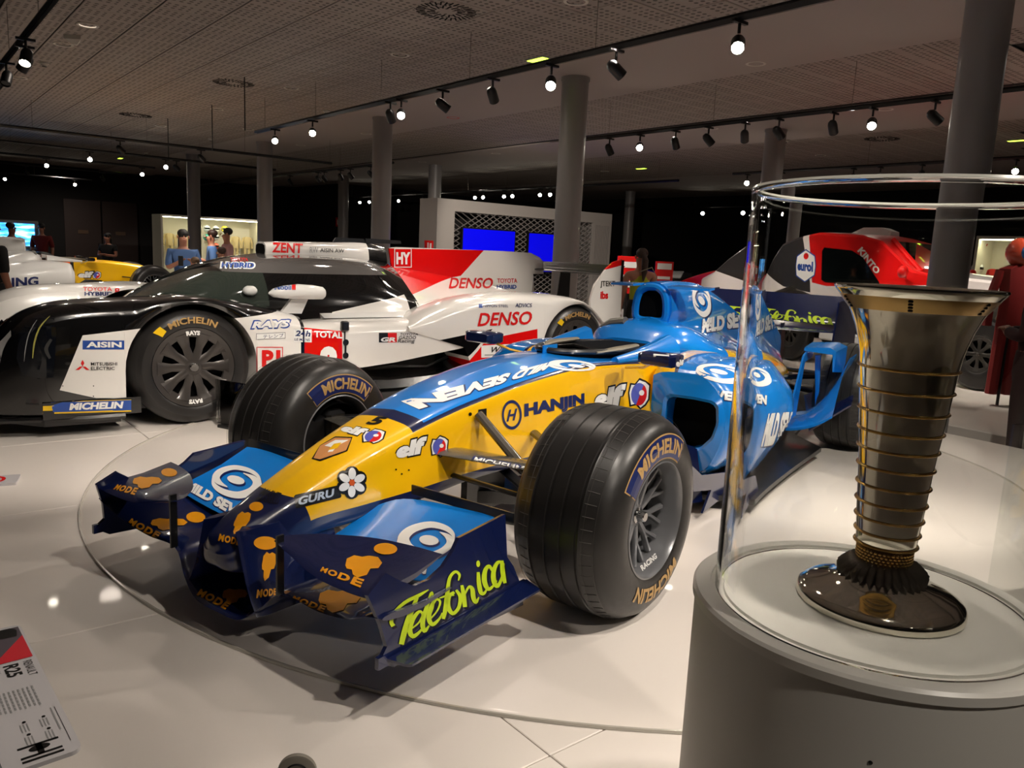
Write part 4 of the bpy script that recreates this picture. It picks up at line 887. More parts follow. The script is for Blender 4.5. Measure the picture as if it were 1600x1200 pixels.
# front wing print
for q, w_ in (([(612,880),(706,866),(715,818),(628,818)], 0), ([(326,776),(412,776),(404,728),(335,730)], 1)):
    q2 = [(x+2, y+3) for x, y in q]; D('swirl_shadow', SWIRL, P_navy, q2, T_flap, .0012, 10, 10); D('swirl', SWIRL, P_white, q, T_flap, .002, 10, 10)
word('MILD SEVEN', P_white, [(287,763),(392,822),(401,806),(296,750)], T_flap, .06, 0, P_navy, (.01,.10), (-.004,-.05), nx=16)
word('MILD SEVEN', P_white, [(548,906),(668,897),(668,884),(556,893)], T_flap, .06, .15, P_navy, (.01,.14), (0,-.06), nx=16)
AMB = [(T_up,(584,866,621,849),(534,903,600,868),[(500,893),(563,919),(570,906),(504,886)]),(T_up,(252,744,277,732),(202,764,256,745),[(177,765),(210,774),(217,763),(184,757)]),
       (T_main,(291,816,321,800),(230,829,296,810),[(199,818),(245,843),(252,833),(206,810)]),(T_main,(0,0,0,0),(342,944,390,920),[(307,930),(352,953),(362,943),(314,920)]),(T_main,(0,0,0,0),(492,958,566,922),[(455,938),(505,957),(511,948),(460,931)]),(T_py,(396,858,433,838),(404,908,434,862),[(400,935),(431,930),(431,919),(402,921)])]
for T, ov, bl, mo in AMB:
    if ov[0]: D('oval', ell2d(.5,.5,.5,.5,20), P_amber, [(ov[0],ov[1]),(ov[2],ov[1]+2),(ov[2],ov[3]),(ov[0],ov[3])], T, .002, 4, 4)
    D('blob', blob(), P_amber, [(bl[0],bl[1]),(bl[2]-8,bl[1]),(bl[2],bl[3]),(bl[0]+8,bl[3])], T, .002, 6, 6); word('MODE', P_amber, mo, T, .05, 0, space=1.2)
D('script_shadow', tf(SCRIPT, 1.0, 1, .012, -.012), mat('print_darknavy', (.03,.05,.14), .35), CR(560,780,860,1060), T_end, .0012, 24, 16)
D('script_lettering', SCRIPT, P_lime, CR(560,780,860,1060), T_end, .002, 24, 16)
mx = [v[0] for v in SCRIPT[0]]; my = [v[1] for v in SCRIPT[0]]
SC2 = ([((x-min(mx))/(max(mx)-min(mx)), ((y-min(my))-(x-min(mx))*.72*(1286/1200)*.55)/(max(my)-min(my))*1.35) for x, y in SCRIPT[0]], SCRIPT[1])
D('script_lettering', SC2, P_lime, [(1104,492),(1290,516),(1290,486),(1104,462)], T_rw, .002, 16, 6)
# arm print and rim print
T_arm = bvh(kids['upper_wishbone'][:1]); word('MICHELIN', P_white, [(738,722),(818,738),(820,729),(742,714)], T_arm, .03, .1, P_navy, (.1,.4), nx=8)
T_arm2 = bvh([o for o in kids['upper_wishbone'] if o.data.vertices[0].co.y < 0][:1]); D('label_band', poly2d([(0,0),(1,0),(1,1),(0,1)]), P_white, [(513,667),(545,676),(548,666),(517,660)], T_arm2, .002, 3, 2)
T_rim = bvh(kids['rim'][:1]); word('RACING', P_white, [(1004,893),(1027,872),(1024,864),(1000,885)], T_rim, .04)
D('valve_mark', arc2d(.5,.5,.34,.5,0,360,16), P_grey, CR(1021,730,1034,752), T_rim, .002, 2, 2)
# other open wheel cars, farther back
def pal_(tub, cover, pod, wing, flap, top): return dict(tub=tub, top=top, cover=cover, coverp=cover, pod=pod, podlip=pod, flick=pod, board='carbon', mirror=top, side=tub, wing=wing, flap=flap, rearend=wing, rearwing=wing)
M_or = mat('orange_paint', (.95,.42,.05), .3, 0, .7); M_cream = mat('cream_paint', (.92,.86,.74), .3, 0, .7)
livery('tub_yellow', (.97,.75,.05), lambda X, Y, Z, V: [(X < -1.05, (.05,.05,.06)), (X < -1.10, (.95,.40,.05)), (V < 1.5, (.9,.88,.84))], .28, .8)
livery('tub_red', (.90,.88,.85), lambda X, Y, Z, V: [(V > 4.4, (.85,.06,.06)), (X > .5, (.85,.06,.06))], .28, .8)
# ---------------------------------------------------------------- closed prototype racing car
TP = (1.4629, 5.8296, 3.137)
ts = empty('prototype_racing_car', 'black, white and red closed-cockpit endurance racing car with number 8', 'racing car', TP)
W3 = (.90,.89,.87); K3 = (.028,.028,.032); R3_ = (.86,.05,.05)
def lin(P, x):
    P = sorted(P); 
    if x <= P[0][0]: return P[0][1]
    for (a, b), (c, d) in zip(P, P[1:]):
        if a <= x <= c: return b+(d-b)*(x-a)/(c-a)
    return P[-1][1]
def smoothp(P):
    """Catmull-refined height curve"""
    P = sorted(P); return [cat(P, i/5) for i in range((len(P)-1)*5+1)]
def pod_solid(name, x0, x1, top, low, y0, y1, s, mt, car, cx=None, ar=0, cz=.355, n=56, parent=None, inner=.0):
    """car flank: outer face at y1, inner face at y0; its underside follows the wheel arch"""
    xs = [x0+(x1-x0)*i/n for i in range(n+1)]
    if cx is not None: xs += [cx-ar-.002, cx+ar+.002]+[cx+ar*math.cos(a) for a in [PI*k/20 for k in range(21)]]
    xs = sorted(set(round(x, 4) for x in xs if min(x0,x1)-1e-6 <= x <= max(x0,x1)+1e-6)); tp_ = smoothp(top); rings = []
    for x in xs:
        zt = lin(tp_, x); zl = lin(low, x)
        if cx is not None and abs(x-cx) <= ar+1e-4: zl = cz+math.sqrt(max(0, ar*ar-(x-cx)**2))
        zl = min(zl, zt-.03); h = zt-zl; Y1 = y1(x) if callable(y1) else y1; Y0 = y0(x) if callable(y0) else y0; w_ = Y1-Y0
        r = min(.09, h*.45); half = [(Y1-.008,zl),(Y1,zl+h*.35),(Y1-.004,zt-r)]
        for k in range(1, 6): a = PI/2*k/6; half.append((Y1-.004-(w_*.34)*(1-math.cos(a)), zt-r+r*.93*math.sin(a)))
        half += [(Y0+w_*.5,zt),(Y0+w_*.25,zt-.012),(Y0+w_*.08,zt-.05 if h > .12 else zt-h*.3),(Y0,zt-min(.14,h*.5)),(Y0,zl)]
        rings.append([Vector((x, s*y, z)) for y, z in half])
    return MB().rings(rings).build(name, mt, parent or car, 32)
def upts(L, y=.95): return [(un(px, py, 1, y, TP).x, un(px, py, 1, y, TP).z) for px, py in L]
def ccw(P):
    a = sum(P[i][0]*P[(i+1) % len(P)][1]-P[(i+1) % len(P)][0]*P[i][1] for i in range(len(P))); return P if a > 0 else P[::-1]
pm = lambda X, Z, L, y=.95: polymask(X, Z, ccw(upts(L, y)))
livery('flank_front', K3, lambda X, Y, Z, V: [(pm(X,Z,[(129,524),(232,512),(232,640),(150,622),(88,622)]), W3), (pm(X,Z,[(362,498),(470,485),(470,700),(362,700)]), W3)], .2, .9)
livery('flank_far', W3, lambda X, Y, Z, V: [((X > .86), K3), (pm(X,Z,[(300,440),(300,455),(120,475),(120,470)],-.75), R3_), (Z < .3, K3)], .22, .8)
fr_top = [(1.03,.44),(1.0,.53),(.95,.605),(.87,.675),(.78,.716),(.667,.744),(.5,.758),(.316,.765),(0,.778),(-.2,.766),(-.45,.722),(-.72,.655)]
fy1 = lambda x: .955-.10*max(0, (x-.75)/.28)**2
pod_solid('front_fender', 1.03, -.70, fr_top, [(1.03,.14),(-.7,.10)], .44, fy1, 1, MATS['flank_front'], ts, 0, .385)
pod_solid('front_fender', 1.03, -.70, fr_top, [(1.03,.14),(-.7,.10)], .44, fy1, -1, MATS['flank_far'], ts, 0, .385)
livery('flank_mid', W3, lambda X, Y, Z, V: [(pm(X,Z,[(457,513),(537,518),(537,593),(457,590)]), R3_)], .2, .9)
mid_top = [(-.70,.60),(-1.0,.615),(-1.5,.62),(-2.1,.63)]; mid_low = [(-2.15,.42),(-1.4,.315),(-1.0,.28),(-.98,.10),(-.70,.10)]
for s in (1, -1):
    pod_solid('side_panel', -.70, -2.12, mid_top, mid_low, .40, lambda x: .935-.06*min(1, max(0, (x+1.0)/.25)), s, MATS['flank_mid'], ts)
livery('flank_rear', W3, lambda X, Y, Z, V: [(pm(X,Z,[(770,514),(738,552),(690,600),(520,600),(520,568)]), K3), (pm(X,Z,[(761,530),(840,514),(840,620),(700,620),(719,583)]), R3_), ((X < -3.42) & (Z < .42), R3_)], .2, .9)
re_top = [(-1.50,.58),(-1.7,.675),(-2.0,.765),(-2.4,.812),(-2.8,.812),(-3.0,.80),(-3.15,.775),(-3.3,.71),(-3.45,.59),(-3.6,.43)]
for s in (1, -1):
    pod_solid('rear_fender', -1.50, -3.60, re_top, [(-1.5,.54),(-2.0,.40),(-2.12,.12),(-3.6,.16)], .46, .95, s, MATS['flank_rear'], ts, -3.15, .375)
# lower black body, floor, splitter
MB().plate([(.98,-.72,.085),(1.04,-.3,.085),(1.04,.3,.085),(.98,.72,.085),(.80,.93,.085),(.42,.955,.085),(.38,.62,.085),(-.38,.62,.085),(-.42,.95,.085),(-2.75,.95,.085),(-2.78,.62,.085),(-3.5,.6,.085),(-3.5,-.6,.085),(-2.78,-.62,.085),(-2.75,-.95,.085),(-.42,-.95,.085),(-.38,-.62,.085),(.38,-.62,.085),(.42,-.955,.085),(.80,-.93,.085)], .045, (0,0,1)).build('floor_tray', M_carbon, ts)
for s in (1, -1):
    MB().rings([[Vector((x, s*y, z)) for y, z in ((.40,.09),(.90+d,.09),(.93+d,.13),(.88+d,.20+e),(.66,.24+e),(.55,.40),(.40,.45))] for x, d, e in ((-1.0,-.02,0),(-1.4,0,-.02),(-1.9,0,0),(-2.3,.01,.08),(-2.7,.0,.10))]).build('lower_bodywork', M_black, ts)
    MB().tube([(-1.1,s*.70,.24),(-1.45,s*.82,.27),(-1.75,s*.80,.25),(-2.0,s*.70,.30)], .01, 6).build('duct_rod', M_carbon, ts)
nose = loft('nose', [(1.05,[(0,.11),(.30,.11),(.34,.20),(.22,.27),(0,.29)]),(.8,[(0,.10),(.46,.10),(.46,.32),(.30,.40),(0,.42)]),(.4,[(0,.10),(.46,.10),(.46,.42),(.36,.53),(0,.57)]),(.0,[(0,.10),(.46,.1),(.46,.50),(.40,.62),(0,.68)]),(-.35,[(0,.10),(.5,.1),(.5,.5),(.48,.64),(0,.72)])], M_black, ts, 5, 4)
MB().tube([(.99,-.85,.10),(1.06,-.4,.095),(1.07,0,.095),(1.06,.4,.095),(.99,.85,.10),(.60,.965,.10),(.40,.97,.10)], .018, 6).build('splitter_edge', M_carbon, ts)
for s in (1, -1):
    MB().rings([[Vector((x, s*y, z)) for y, z in ((.50,z0),(.86,z0+.02),(.90,z1),(.50,z1+.02))] for x, z0, z1 in ((1.037,.30,.42),(1.0,.27,.52),(.93,.27,.60))]).build('headlamp', mat('lamp_glass', (.06,.07,.09), .05, 0, 1), ts)
    MB().tube([(1.015,s*.80,.33),(1.0,s*.80,.42),(.965,s*.79,.50)], .008, 6).build('light_strip', mat('strip_amber', (.62,.6,.3), .3), ts)
# cockpit canopy and engine cover
M_glassdark = mat('canopy_glass', (.05,.07,.07), .03, 0, 1, spec=.9)
livery('canopy', (.035,.04,.045), lambda X, Y, Z, V: [((Z > .915) & (X < -.36), (.36,.35,.345)), ((Z > .90) & (X < -1.62), K3), ((Z < .915) & (Z > .66) & (X > -.60), (.17,.20,.18)), (((V < 2.0) & (X > -1.05)), K3), (pm(X,Z,[(492,492),(516,487),(524,470),(598,456),(640,450),(640,520),(492,520)],.60), W3)], .08, 1)  # green-grey windscreen field has the lit interior put into its colour
can = loft('cockpit_canopy', [(.14,[(0,.60),(.40,.60),(.44,.63),(.34,.675),(.20,.70),(0,.71)]),(0,[(0,.58),(.50,.58),(.53,.66),(.44,.73),(.26,.775),(0,.79)]),(-.2,[(0,.56),(.57,.56),(.58,.68),(.50,.79),(.30,.865),(0,.885)]),(-.42,[(0,.55),(.60,.55),(.60,.69),(.53,.84),(.34,.945),(0,.97)]),
   (-.7,[(0,.55),(.61,.55),(.61,.70),(.54,.86),(.38,.995),(0,1.035)]),(-1.1,[(0,.55),(.61,.55),(.61,.70),(.53,.87),(.37,1.01),(0,1.055)]),(-1.5,[(0,.55),(.60,.55),(.60,.70),(.50,.85),(.32,.99),(0,1.05)]),(-1.80,[(0,.55),(.58,.55),(.58,.69),(.44,.80),(.22,.94),(0,1.02)])], MATS['canopy'], ts, 8, 6)
FINRED = [(605,388),(757,391),(721,431),(560,462),(560,388)]
livery('engine_side', W3, lambda X, Y, Z, V: [(pm(X,Z,FINRED,.02), R3_), (pm(X,Z,[(560,360),(614,360),(612,388),(603,400),(597,440),(592,458),(560,466)],.05), K3)], .2, .9)
loft('engine_cover', [(-1.78,[(0,.50),(.60,.50),(.585,.69),(.44,.79),(.20,.91),(0,.985)]),(-2.1,[(0,.50),(.55,.50),(.53,.66),(.38,.76),(.14,.88),(0,.95)]),(-2.5,[(0,.45),(.44,.45),(.42,.60),(.28,.72),(.08,.84),(0,.90)]),(-3.0,[(0,.40),(.30,.40),(.28,.55),(.16,.68),(.04,.78),(0,.82)]),(-3.5,[(0,.35),(.18,.35),(.16,.45),(.08,.58),(.03,.66),(0,.68)])], MATS['engine_side'], ts, 6, 4)
for s in (1, -1): MB().rings([[Vector((x, s*y, z)) for y, z in ((.48,.585),(.60,.585),(.72,.62),(.60,.66-d),(.48,.66-d))] for x, d in ((-.95,.0),(-1.5,0),(-2.0,0),(-2.4,.04))]).build('shoulder_panel', M_white, ts)
fin = [un(*q, 1, 0, TP) for q in [(607,387),(618,386),(780,392),(828,395),(842,402),(848,409),(848,428),(832,428),(835,470),(700,500),(620,480)]]
MB().plate(fin, .022, (0,1,0)).build('shark_fin', MATS['engine_side'], ts, 30)
livery('snorkel_paint', W3, lambda X, Y, Z, V: [(X < -1.62, K3)], .2, .9)
loft('roof_snorkel', [(-.77,[(0,1.01),(.085,1.01),(.105,1.05),(.10,1.10),(.06,1.122),(0,1.125)]),(-.95,[(0,.98),(.10,.98),(.12,1.04),(.115,1.105),(.07,1.13),(0,1.135)]),(-1.3,[(0,.98),(.10,.98),(.12,1.04),(.11,1.11),(.06,1.14),(0,1.145)]),(-1.6,[(0,.98),(.09,.98),(.10,1.03),(.08,1.11),(.04,1.15),(0,1.155)]),(-1.80,[(0,.95),(.06,.95),(.07,1.0),(.05,1.08),(.02,1.12),(0,1.125)])], MATS['snorkel_paint'], ts, 6, 5)
MB().rings([[Vector((-.765,y,z)) for y, z in ((-.075,1.025),(.075,1.025),(.088,1.06),(.08,1.10),(.04,1.112),(-.04,1.112),(-.08,1.10),(-.088,1.06))],[Vector((-.80,y*.9,z)) for y, z in ((-.075,1.025),(.075,1.025),(.088,1.06),(.08,1.10),(.04,1.112),(-.04,1.112),(-.08,1.10),(-.088,1.06))]]).build('snorkel_mouth', M_dark, ts)
MB().plate([(-1.33,.03,1.14),(-1.62,.03,1.15),(-1.60,.03,1.185),(-1.36,.03,1.185)], .012).plate([(-1.62,.03,1.15),(-1.95,.03,1.16),(-1.94,.03,1.185),(-1.62,.03,1.19)], .012).build('roof_strake', M_carbon, ts)
MB().tube([(-.70,.55,.72),(-.30,.50,.80),(-.0,.42,.74)], .012, 6).build('screen_pillar', M_black, ts)
MB().tube([(-.08,-.18,.83),(-.36,.10,.955),(-.50,.28,.955)], .006, 5).build('wiper', M_carbon, ts)
MB().tube([(-.62,.545,.70),(-.63,.54,.845),(-.70,.34,.955)], .010, 6).build('window_post', M_black, ts)
# mirror pod
MB().rings([[Vector((x, .85+a*r*math.cos(t), z+r*math.sin(t))) for t in [2*PI*k/14 for k in range(14)]] for x, r, z, a in ((-.50,.006,.80,1),(-.53,.028,.802,1.1),(-.60,.042,.808,1.2),(-.70,.05,.812,1.25),(-.80,.048,.808,1.2),(-.87,.042,.803,1.1),(-.885,.030,.802,1))]).build('mirror_pod', M_white, ts)
MB().plate([(-.66,.82,.76),(-.60,.80,.67),(-.74,.80,.665),(-.78,.82,.77)], .03).build('mirror_mount', M_white, ts)
MB().ball((-.47,.60,.80), (.05,.04,.035)).build('cockpit_lamp', M_white, ts)
MB().box((-1.0,.93,.585), (.055,.04,.07), bev=.008).tube([(-1.0,.93,.55),(-1.0,.93,.45)], .006, 6).build('side_camera', M_carbon, ts)
MB().lathe([(0,.0),(.02,.0),(.022,.004)], 16, (-1.0,.945,.475), 'Y').lathe([(0,.0),(.02,.0),(.022,.004)], 16, (-1.0,.945,.385), 'Y').box((-1.0,.944,.43), (.012,.006,.07)).build('jack_points', M_carbon, ts)
# rear wing
ep = [un(*q, 1, .90, TP) for q in [(922,500),(921,468),(928,445),(946,420),(957,410),(971,405),(971,440),(968,500),(965,545),(925,545)]]
livery('rear_plate', W3, lambda X, Y, Z, V: [(pm(X,Z,[(930,395),(980,395),(980,412),(946,421),(930,425)],.9), R3_), (pm(X,Z,[(900,517),(980,512),(980,560),(900,560)],.9), R3_)], .25, .8)
for s in (1, -1):
    MB().plate([(p.x, s*.90, p.z) for p in ep], .02, (0,1,0)).build('wing_endplate', MATS['rear_plate'], ts, 30)
    MB().box((ep[6].x+.012, s*.912, 1.0), (.03,.006,.22)).build('endplate_edge', M_black, ts)
wing('rear_wing_plane', [(-.89,-3.42,.985,-3.66,1.01),(0,-3.42,.985,-3.66,1.01),(.89,-3.42,.985,-3.66,1.01)], M_carbon, ts, 2, .06, .14)
wing('rear_wing_flap', [(-.89,-3.62,1.0,-3.74,1.06),(0,-3.62,1.0,-3.74,1.06),(.89,-3.62,1.0,-3.74,1.06)], M_carbon, ts, 2, .06, .12)
for s in (1, -1): MB().plate([(-3.45,s*.3,.60),(-3.50,s*.3,.99),(-3.62,s*.3,1.0),(-3.62,s*.3,.60)], .01).build('wing_pillar', M_carbon, ts)
# wheels
def gt_wheel(car, x, s, w, R, rimR, yo, col, holes=10, prints=True):
    y = s*(yo-w/2); c = (x, y, R); h = w/2
    prof = [(rimR*.97,h-.03),(rimR,h-.008),(rimR*1.06,h-.001),(rimR*1.22,h),(R*.90,h-.012),(R*.965,h-.035),(R*.995,h-.07)]
    MB().lathe(prof+[(r,-q) for r, q in prof[::-1]], 80, c, 'Y').build('tyre', M_rubber, car, 30)
    rm = MB().lathe([(rimR*.985,s*(h-.02)),(rimR*.985,s*(h-.008)),(rimR*.95,s*(h-.010)),(rimR*.76,s*(h-.022)),(rimR*.75,s*(h-.04))], 72, c, 'Y').lathe([(rimR*.98,s*(h-.02)),(rimR*.96,-s*(h-.03))], 48, c, 'Y')
    rim = rm.build('rim', col, car, 40); sp = MB()
    for k in range(holes):
        a = 2*PI*k/holes; P = [(x+r*math.cos(a), y+s*(h-d), R+r*math.sin(a)) for r, d in ((rimR*.20,.030),(rimR*.5,.034),(rimR*.74,.028),(rimR*.86,.024))]
        sp.tube(P, [rimR*.11,rimR*.095,rimR*.15,rimR*.26], 10, flat=.22, up=(0,1,0))
    sp.lathe([(0,s*(h-.026)),(rimR*.16,s*(h-.024)),(rimR*.25,s*(h-.03)),(rimR*.26,s*(h-.06))], 32, c, 'Y'); sp.build('spokes', col, rim, 40)
    nt_ = MB().lathe([(0,s*(h+.004)),(rimR*.09,s*(h+.004)),(rimR*.11,s*(h-.002)),(rimR*.11,s*(h-.03))], 24, c, 'Y'); nt_.build('wheel_nut', M_chrome, rim)
    MB().lathe([(0,s*(h-.10)),(rimR*.93,s*(h-.10))], 40, c, 'Y').build('brake_drum', M_dark, rim)
    if prints:
        f_ = lambda A0, A1, sh, mt, r0, r1, l: surf('lettering', sh, mt, lambda u, v: (x+(r0+(r1-r0)*v)*math.cos(math.radians(A0+(A1-A0)*u)), y+s*(h+l), R+(r0+(r1-r0)*v)*math.sin(math.radians(A0+(A1-A0)*u))), car, 24, 3)
        f_(60,118,text2d('MICHELIN', .03),P_gold,rimR*1.10,rimR*1.26,.0022); f_(43,55,poly2d([(.3,0),(1,.2),(.8,1),(0,1)]),P_yel,rimR*1.07,rimR*1.30,.0018)
    return rim
M_brz = mat('bronze_rim', (.27,.255,.245), .35, .4, .2)
for s in (1, -1):
    r_ = gt_wheel(ts, 0, s, .31, .355, .245, .95, M_brz, prints=s > 0); gt_wheel(ts, -3.15, s, .32, .355, .245, .945, M_brz, prints=s > 0)
for A0, r0 in ((78, .205), (258, .205)):
    surf('lettering', text2d('RAYS', .06), P_white, lambda u, v, A0=A0: ((.197+.028*v)*math.cos(math.radians(A0+22*u)), .933+.0115, .355+(.197+.028*v)*math.sin(math.radians(A0+22*u))), ts, 6, 2)
# print on it
kk = {}
for o in ts.children_recursive: kk.setdefault(o.name.split('.')[0], []).append(o)
B_f = bvh(kk['front_fender']); B_m = bvh(kk['side_panel']+kk['shoulder_panel']); B_r = bvh(kk['rear_fender']); B_c = bvh(kk['cockpit_canopy']); B_e = bvh(kk['shark_fin']+kk['engine_cover']); B_s = bvh(kk['roof_snorkel']); B_ep = bvh(kk['wing_endplate']); B_mp = bvh(kk['mirror_pod']); B_fm = bvh(kk['front_fender']+kk['side_panel'])
dT = dict(car=ts, pose=TP)
SQ = poly2d([(0,0),(1,0),(1,1),(0,1)])
def rect(x0, y0, x1, y1, mt, T, l=.0015, sk=0): return D('label_patch', SQ, mt, [(x0,y1),(x1,y1+sk),(x1,y0+sk),(x0,y0)], T, l, 6, 4, **dT)
def wd(s, mt, x0, y0, x1, y1, T, bold=.02, shear=0, sk=0, **k): return word(s, mt, [(x0,y1),(x1,y1+sk),(x1,y0+sk),(x0,y0)], T, bold, shear, car=ts, pose=TP, **{'lift': .0035, **k})
rect(129,532,194,546,P_blue,B_f); wd('AISIN',P_white,135,534,190,543,B_f,.04)
D('three_diamonds', join2d(poly2d([(.5,.33),(.62,.66),(.5,1),(.38,.66)]), poly2d([(.5,.33),(.30,.33),(0,0),(.25,0)]), poly2d([(.5,.33),(.70,.33),(1,0),(.75,0)])), P_red, CR(118,562,140,578), B_f, .002, 4, 3, **dT)
wd('MITSUBISHI',P_black,142,566,183,571,B_f,.01); wd('ELECTRIC',P_black,142,573,179,578,B_f,.01)
MB().box((.56,.955,.155), (.50,.012,.095)).build('sticker_board', M_black, ts); B_sb = bvh([o for o in ts.children if o.name.startswith('sticker_board')])
rect(67,622,205,647,P_yel,B_sb,.001,-4); D('label_patch', poly2d([(.12,.1),(1,.08),(1,1),(.08,1)]), P_blue, [(67,647),(205,643),(205,617),(67,622)], B_sb, .002, 4, 3, **dT); wd('MICHELIN',P_white,108,630,193,641,B_sb,.05,.15,-3)
rect(108,644,176,645.5,P_yel,B_sb,.003,-3)
wd('RAYS',P_white,393,502,453,513,B_f,.05,.25,-2,under=P_blue,grow=(.08,.35)); rect(400,521,446,531,P_grey,B_f,.0012,-2); rect(401,522,445,530,P_white,B_f,.0018,-2); wd('テレンプ',P_navy,411,523,443,529,B_f,.0,0,-2,lift=.0026)
D('panel_outline', join2d(poly2d([(0,0),(1,0),(1,.03),(0,.03)]), poly2d([(0,.97),(1,.97),(1,1),(0,1)]), poly2d([(0,0),(.03,0),(.03,1),(0,1)]), poly2d([(.97,0),(1,0),(1,1),(.97,1)])), P_red, CR(401,542,442,582), B_f, .002, 4, 4, **dT); wd('P1',P_red,409,547,438,573,B_f,.05)
rect(459,514,487,534,P_white,B_fm,.0015,1); wd('24h',P_navy,461,516,485,525,B_fm,.03,.2,1); wd('LE MANS',P_navy,460,528,484,532,B_fm,.01,.1,1); wd('TOTAL',P_white,491,517,535,527,B_fm,.04,0,2); wd('8',P_white,499,541,527,588,B_fm,.07)
rect(592,520,606,535,P_black,B_m,.0015,0); rect(606,520,620,535,P_red,B_m,.0015,0); wd('GR',P_white,595,527,618,534,B_m,.05,.2); wd('TOYOTA',P_black,625,520,653,524,B_m,.01,.2); wd('GAZOO',P_black,623,525,650,530,B_m,.01,.2); wd('Racing',P_black,621,530,648,537,B_m,.01,.2)
wd('DENSO',P_red,701,434,770,451,B_e,.02,.25,0); wd('TOYOTA',P_red,777,435,808,442,B_e,.01); wd('HYBRID',P_blue,776,445,807,451,B_e,.03)
wd('NIPPON STEEL',P_navy,755,476,794,480,B_r,.005); rect(748,475,754,481,P_blue,B_r); wd('ADVICS',P_navy,805,474,831,480,B_r,.01,.1); wd('DENSO',P_red,746,489,831,510,B_r,.02,.25,-3)
rect(752,540,807,559,P_white,B_r,.0015,-3); wd('WEC',P_black,768,542,798,551,B_r,.02,.4,-2); rect(757,554,790,555.5,P_grey,B_r,.003,-1)
D('ring_mark', arc2d(.5,.5,.38,.5,0,360,20), P_gold, CR(773,566,786,579), B_r, .002, 2, 2, **dT)
D('panel_outline', join2d(poly2d([(0,0),(1,0),(1,.04),(0,.04)]), poly2d([(0,.96),(1,.96),(1,1),(0,1)]), poly2d([(0,0),(.04,0),(.04,1),(0,1)]), poly2d([(.96,0),(1,0),(1,1),(.96,1)])), P_white, CR(616,388,643,418), B_e, .002, 3, 3, **dT); wd('HY',P_white,619,394,641,413,B_e,.05)
wd('JTEKT',P_black,938,439,961,450,B_ep,.01); wd('ibs',P_red,938,455,950,467,B_ep,.04)
wd('ZENT',P_red,425,379,473,394,B_s,.03,.05,2); wd('AISIN AW',P_black,500,388,538,394,B_s,.01,0,1); wd('RW',P_grey,484,386,497,395,B_s,.0)
wd('Mobil',P_blue,429,445,455,453,B_mp,.02); wd('1',P_red,456,445,462,453,B_mp,.03)
wd('HYBRID',P_blue,346,410,397,418,B_c,.04,.1,1,under=P_white,grow=(.1,.4)); wd('TOYOTA',P_red,360,403,388,409,B_c,.02)
wd('TOYOTA',P_red,130,449,175,455,B_f,.01); wd('HYBRID',P_navy,132,456,176,462,B_f,.04); wd('8',P_red,179,450,187,460,B_f,.02)
for j in range(3): rect(579,473+4*j,583,475.5+4*j,P_red,B_e,.002); rect(586,473+4*j,596,475+4*j,P_grey,B_e,.002)
D('headlamp_lens', cp([(30,520),(48,498),(82,484),(88,520),(84,590),(60,592),(34,585),(26,560)], 0, 450, 200, 200), mat('lamp_glass', (.06,.07,.09), .05, 0, 1), CR(0,450,200,650), B_f, .002, 8, 8, **dT)
for pts_, w_, mt_ in (([(78,494),(62,512),(54,535),(51,560)], [.004,.012,.014,.006], mat('strip_amber', (.62,.6,.3), .3)), ([(58,500),(46,520),(40,545),(38,565)], [.003,.008,.008,.003], P_grey), ([(80,530),(72,545),(78,560)], [.02,.03,.02], mat('strip_dark', (.22,.22,.22), .3))):
    D('lamp_strip', stroke2d([(x/200, 1-(y-450)/200) for x, y in pts_], w_), mt_, CR(0,450,200,650), B_f, .004, 10, 10, **dT)
for (x, y) in ((98,603),(146,603),(146,619)): D('fastener', ell2d(.5,.5,.5,.5,8), P_black, CR(x-1,y-1,x+1,y+1), B_f, .002, 1, 1, **dT)
# ---------------------------------------------------------------- rally truck
UP = (10.85, 3.6, -PI/2, -.2)
tk = empty('rally_pickup_truck', 'red, white and black desert rally pickup seen through the trophy cover', 'truck', UP)
uu = lambda px, py, y=-.95: un(px, py, 1, y, UP)
up2 = lambda L, y=-.95: ccw([(uu(px, py, y).x, uu(px, py, y).z) for px, py in L])
tm = lambda X, Z, L: polymask(X, Z, up2(L))
livery('truck_side', (.90,.87,.86), lambda X, Y, Z, V: [(tm(X,Z,[(1090,350),(1236,350),(1242,440),(1250,470),(1180,445),(1090,430)]), (.17,.165,.17)), (tm(X,Z,[(1236,360),(1480,360),(1480,446),(1275,446),(1246,440)]), R3_), (tm(X,Z,[(1270,462),(1345,464),(1345,490),(1270,490)]), R3_),
    (tm(X,Z,[(1100,500),(1238,505),(1245,570),(1100,560)]), R3_)], .3, .7)
side = [(1545,520),(1600,470),(1660,470)]
body = [(.75,.55),(.78,.95),(.35,1.22),(-.75,1.28),(-1.0,1.32),(-1.45,1.66),(-1.75,1.73),(-2.5,1.76),(-2.9,1.70),(-3.35,1.60),(-3.7,1.36),(-3.95,1.15),(-4.15,1.05),(-4.15,.62),(-3.6,.60),(-3.45,.95),(-3.0,1.05),(-2.5,.95),(-2.3,.60),(-.62,.50),(-.48,.85),(-.2,1.02),(.15,1.02),(.42,.86),(.52,.6)]
rings = []
for y, k in ((-.96,0),(-.93,.03),(-.60,.05),(0,.07),(.60,.05),(.93,.03),(.96,0)):
    rings.append([Vector((x, y, z+(k if z > 1.0 else 0))) for x, z in body])
MB().rings(rings).build('cab_body', MATS['truck_side'], tk, 25)
T_tk = bvh([o for o in tk.children])
kT = dict(car=tk, pose=UP)
def tw(s, mt, q, b=.02, sh=0, **k): return word(s, mt, q, T_tk, b, sh, car=tk, pose=UP, lift=.004, **k)
wn = [(1268,386),(1320,391),(1340,402),(1368,440),(1370,446),(1272,440),(1264,436),(1264,392)]
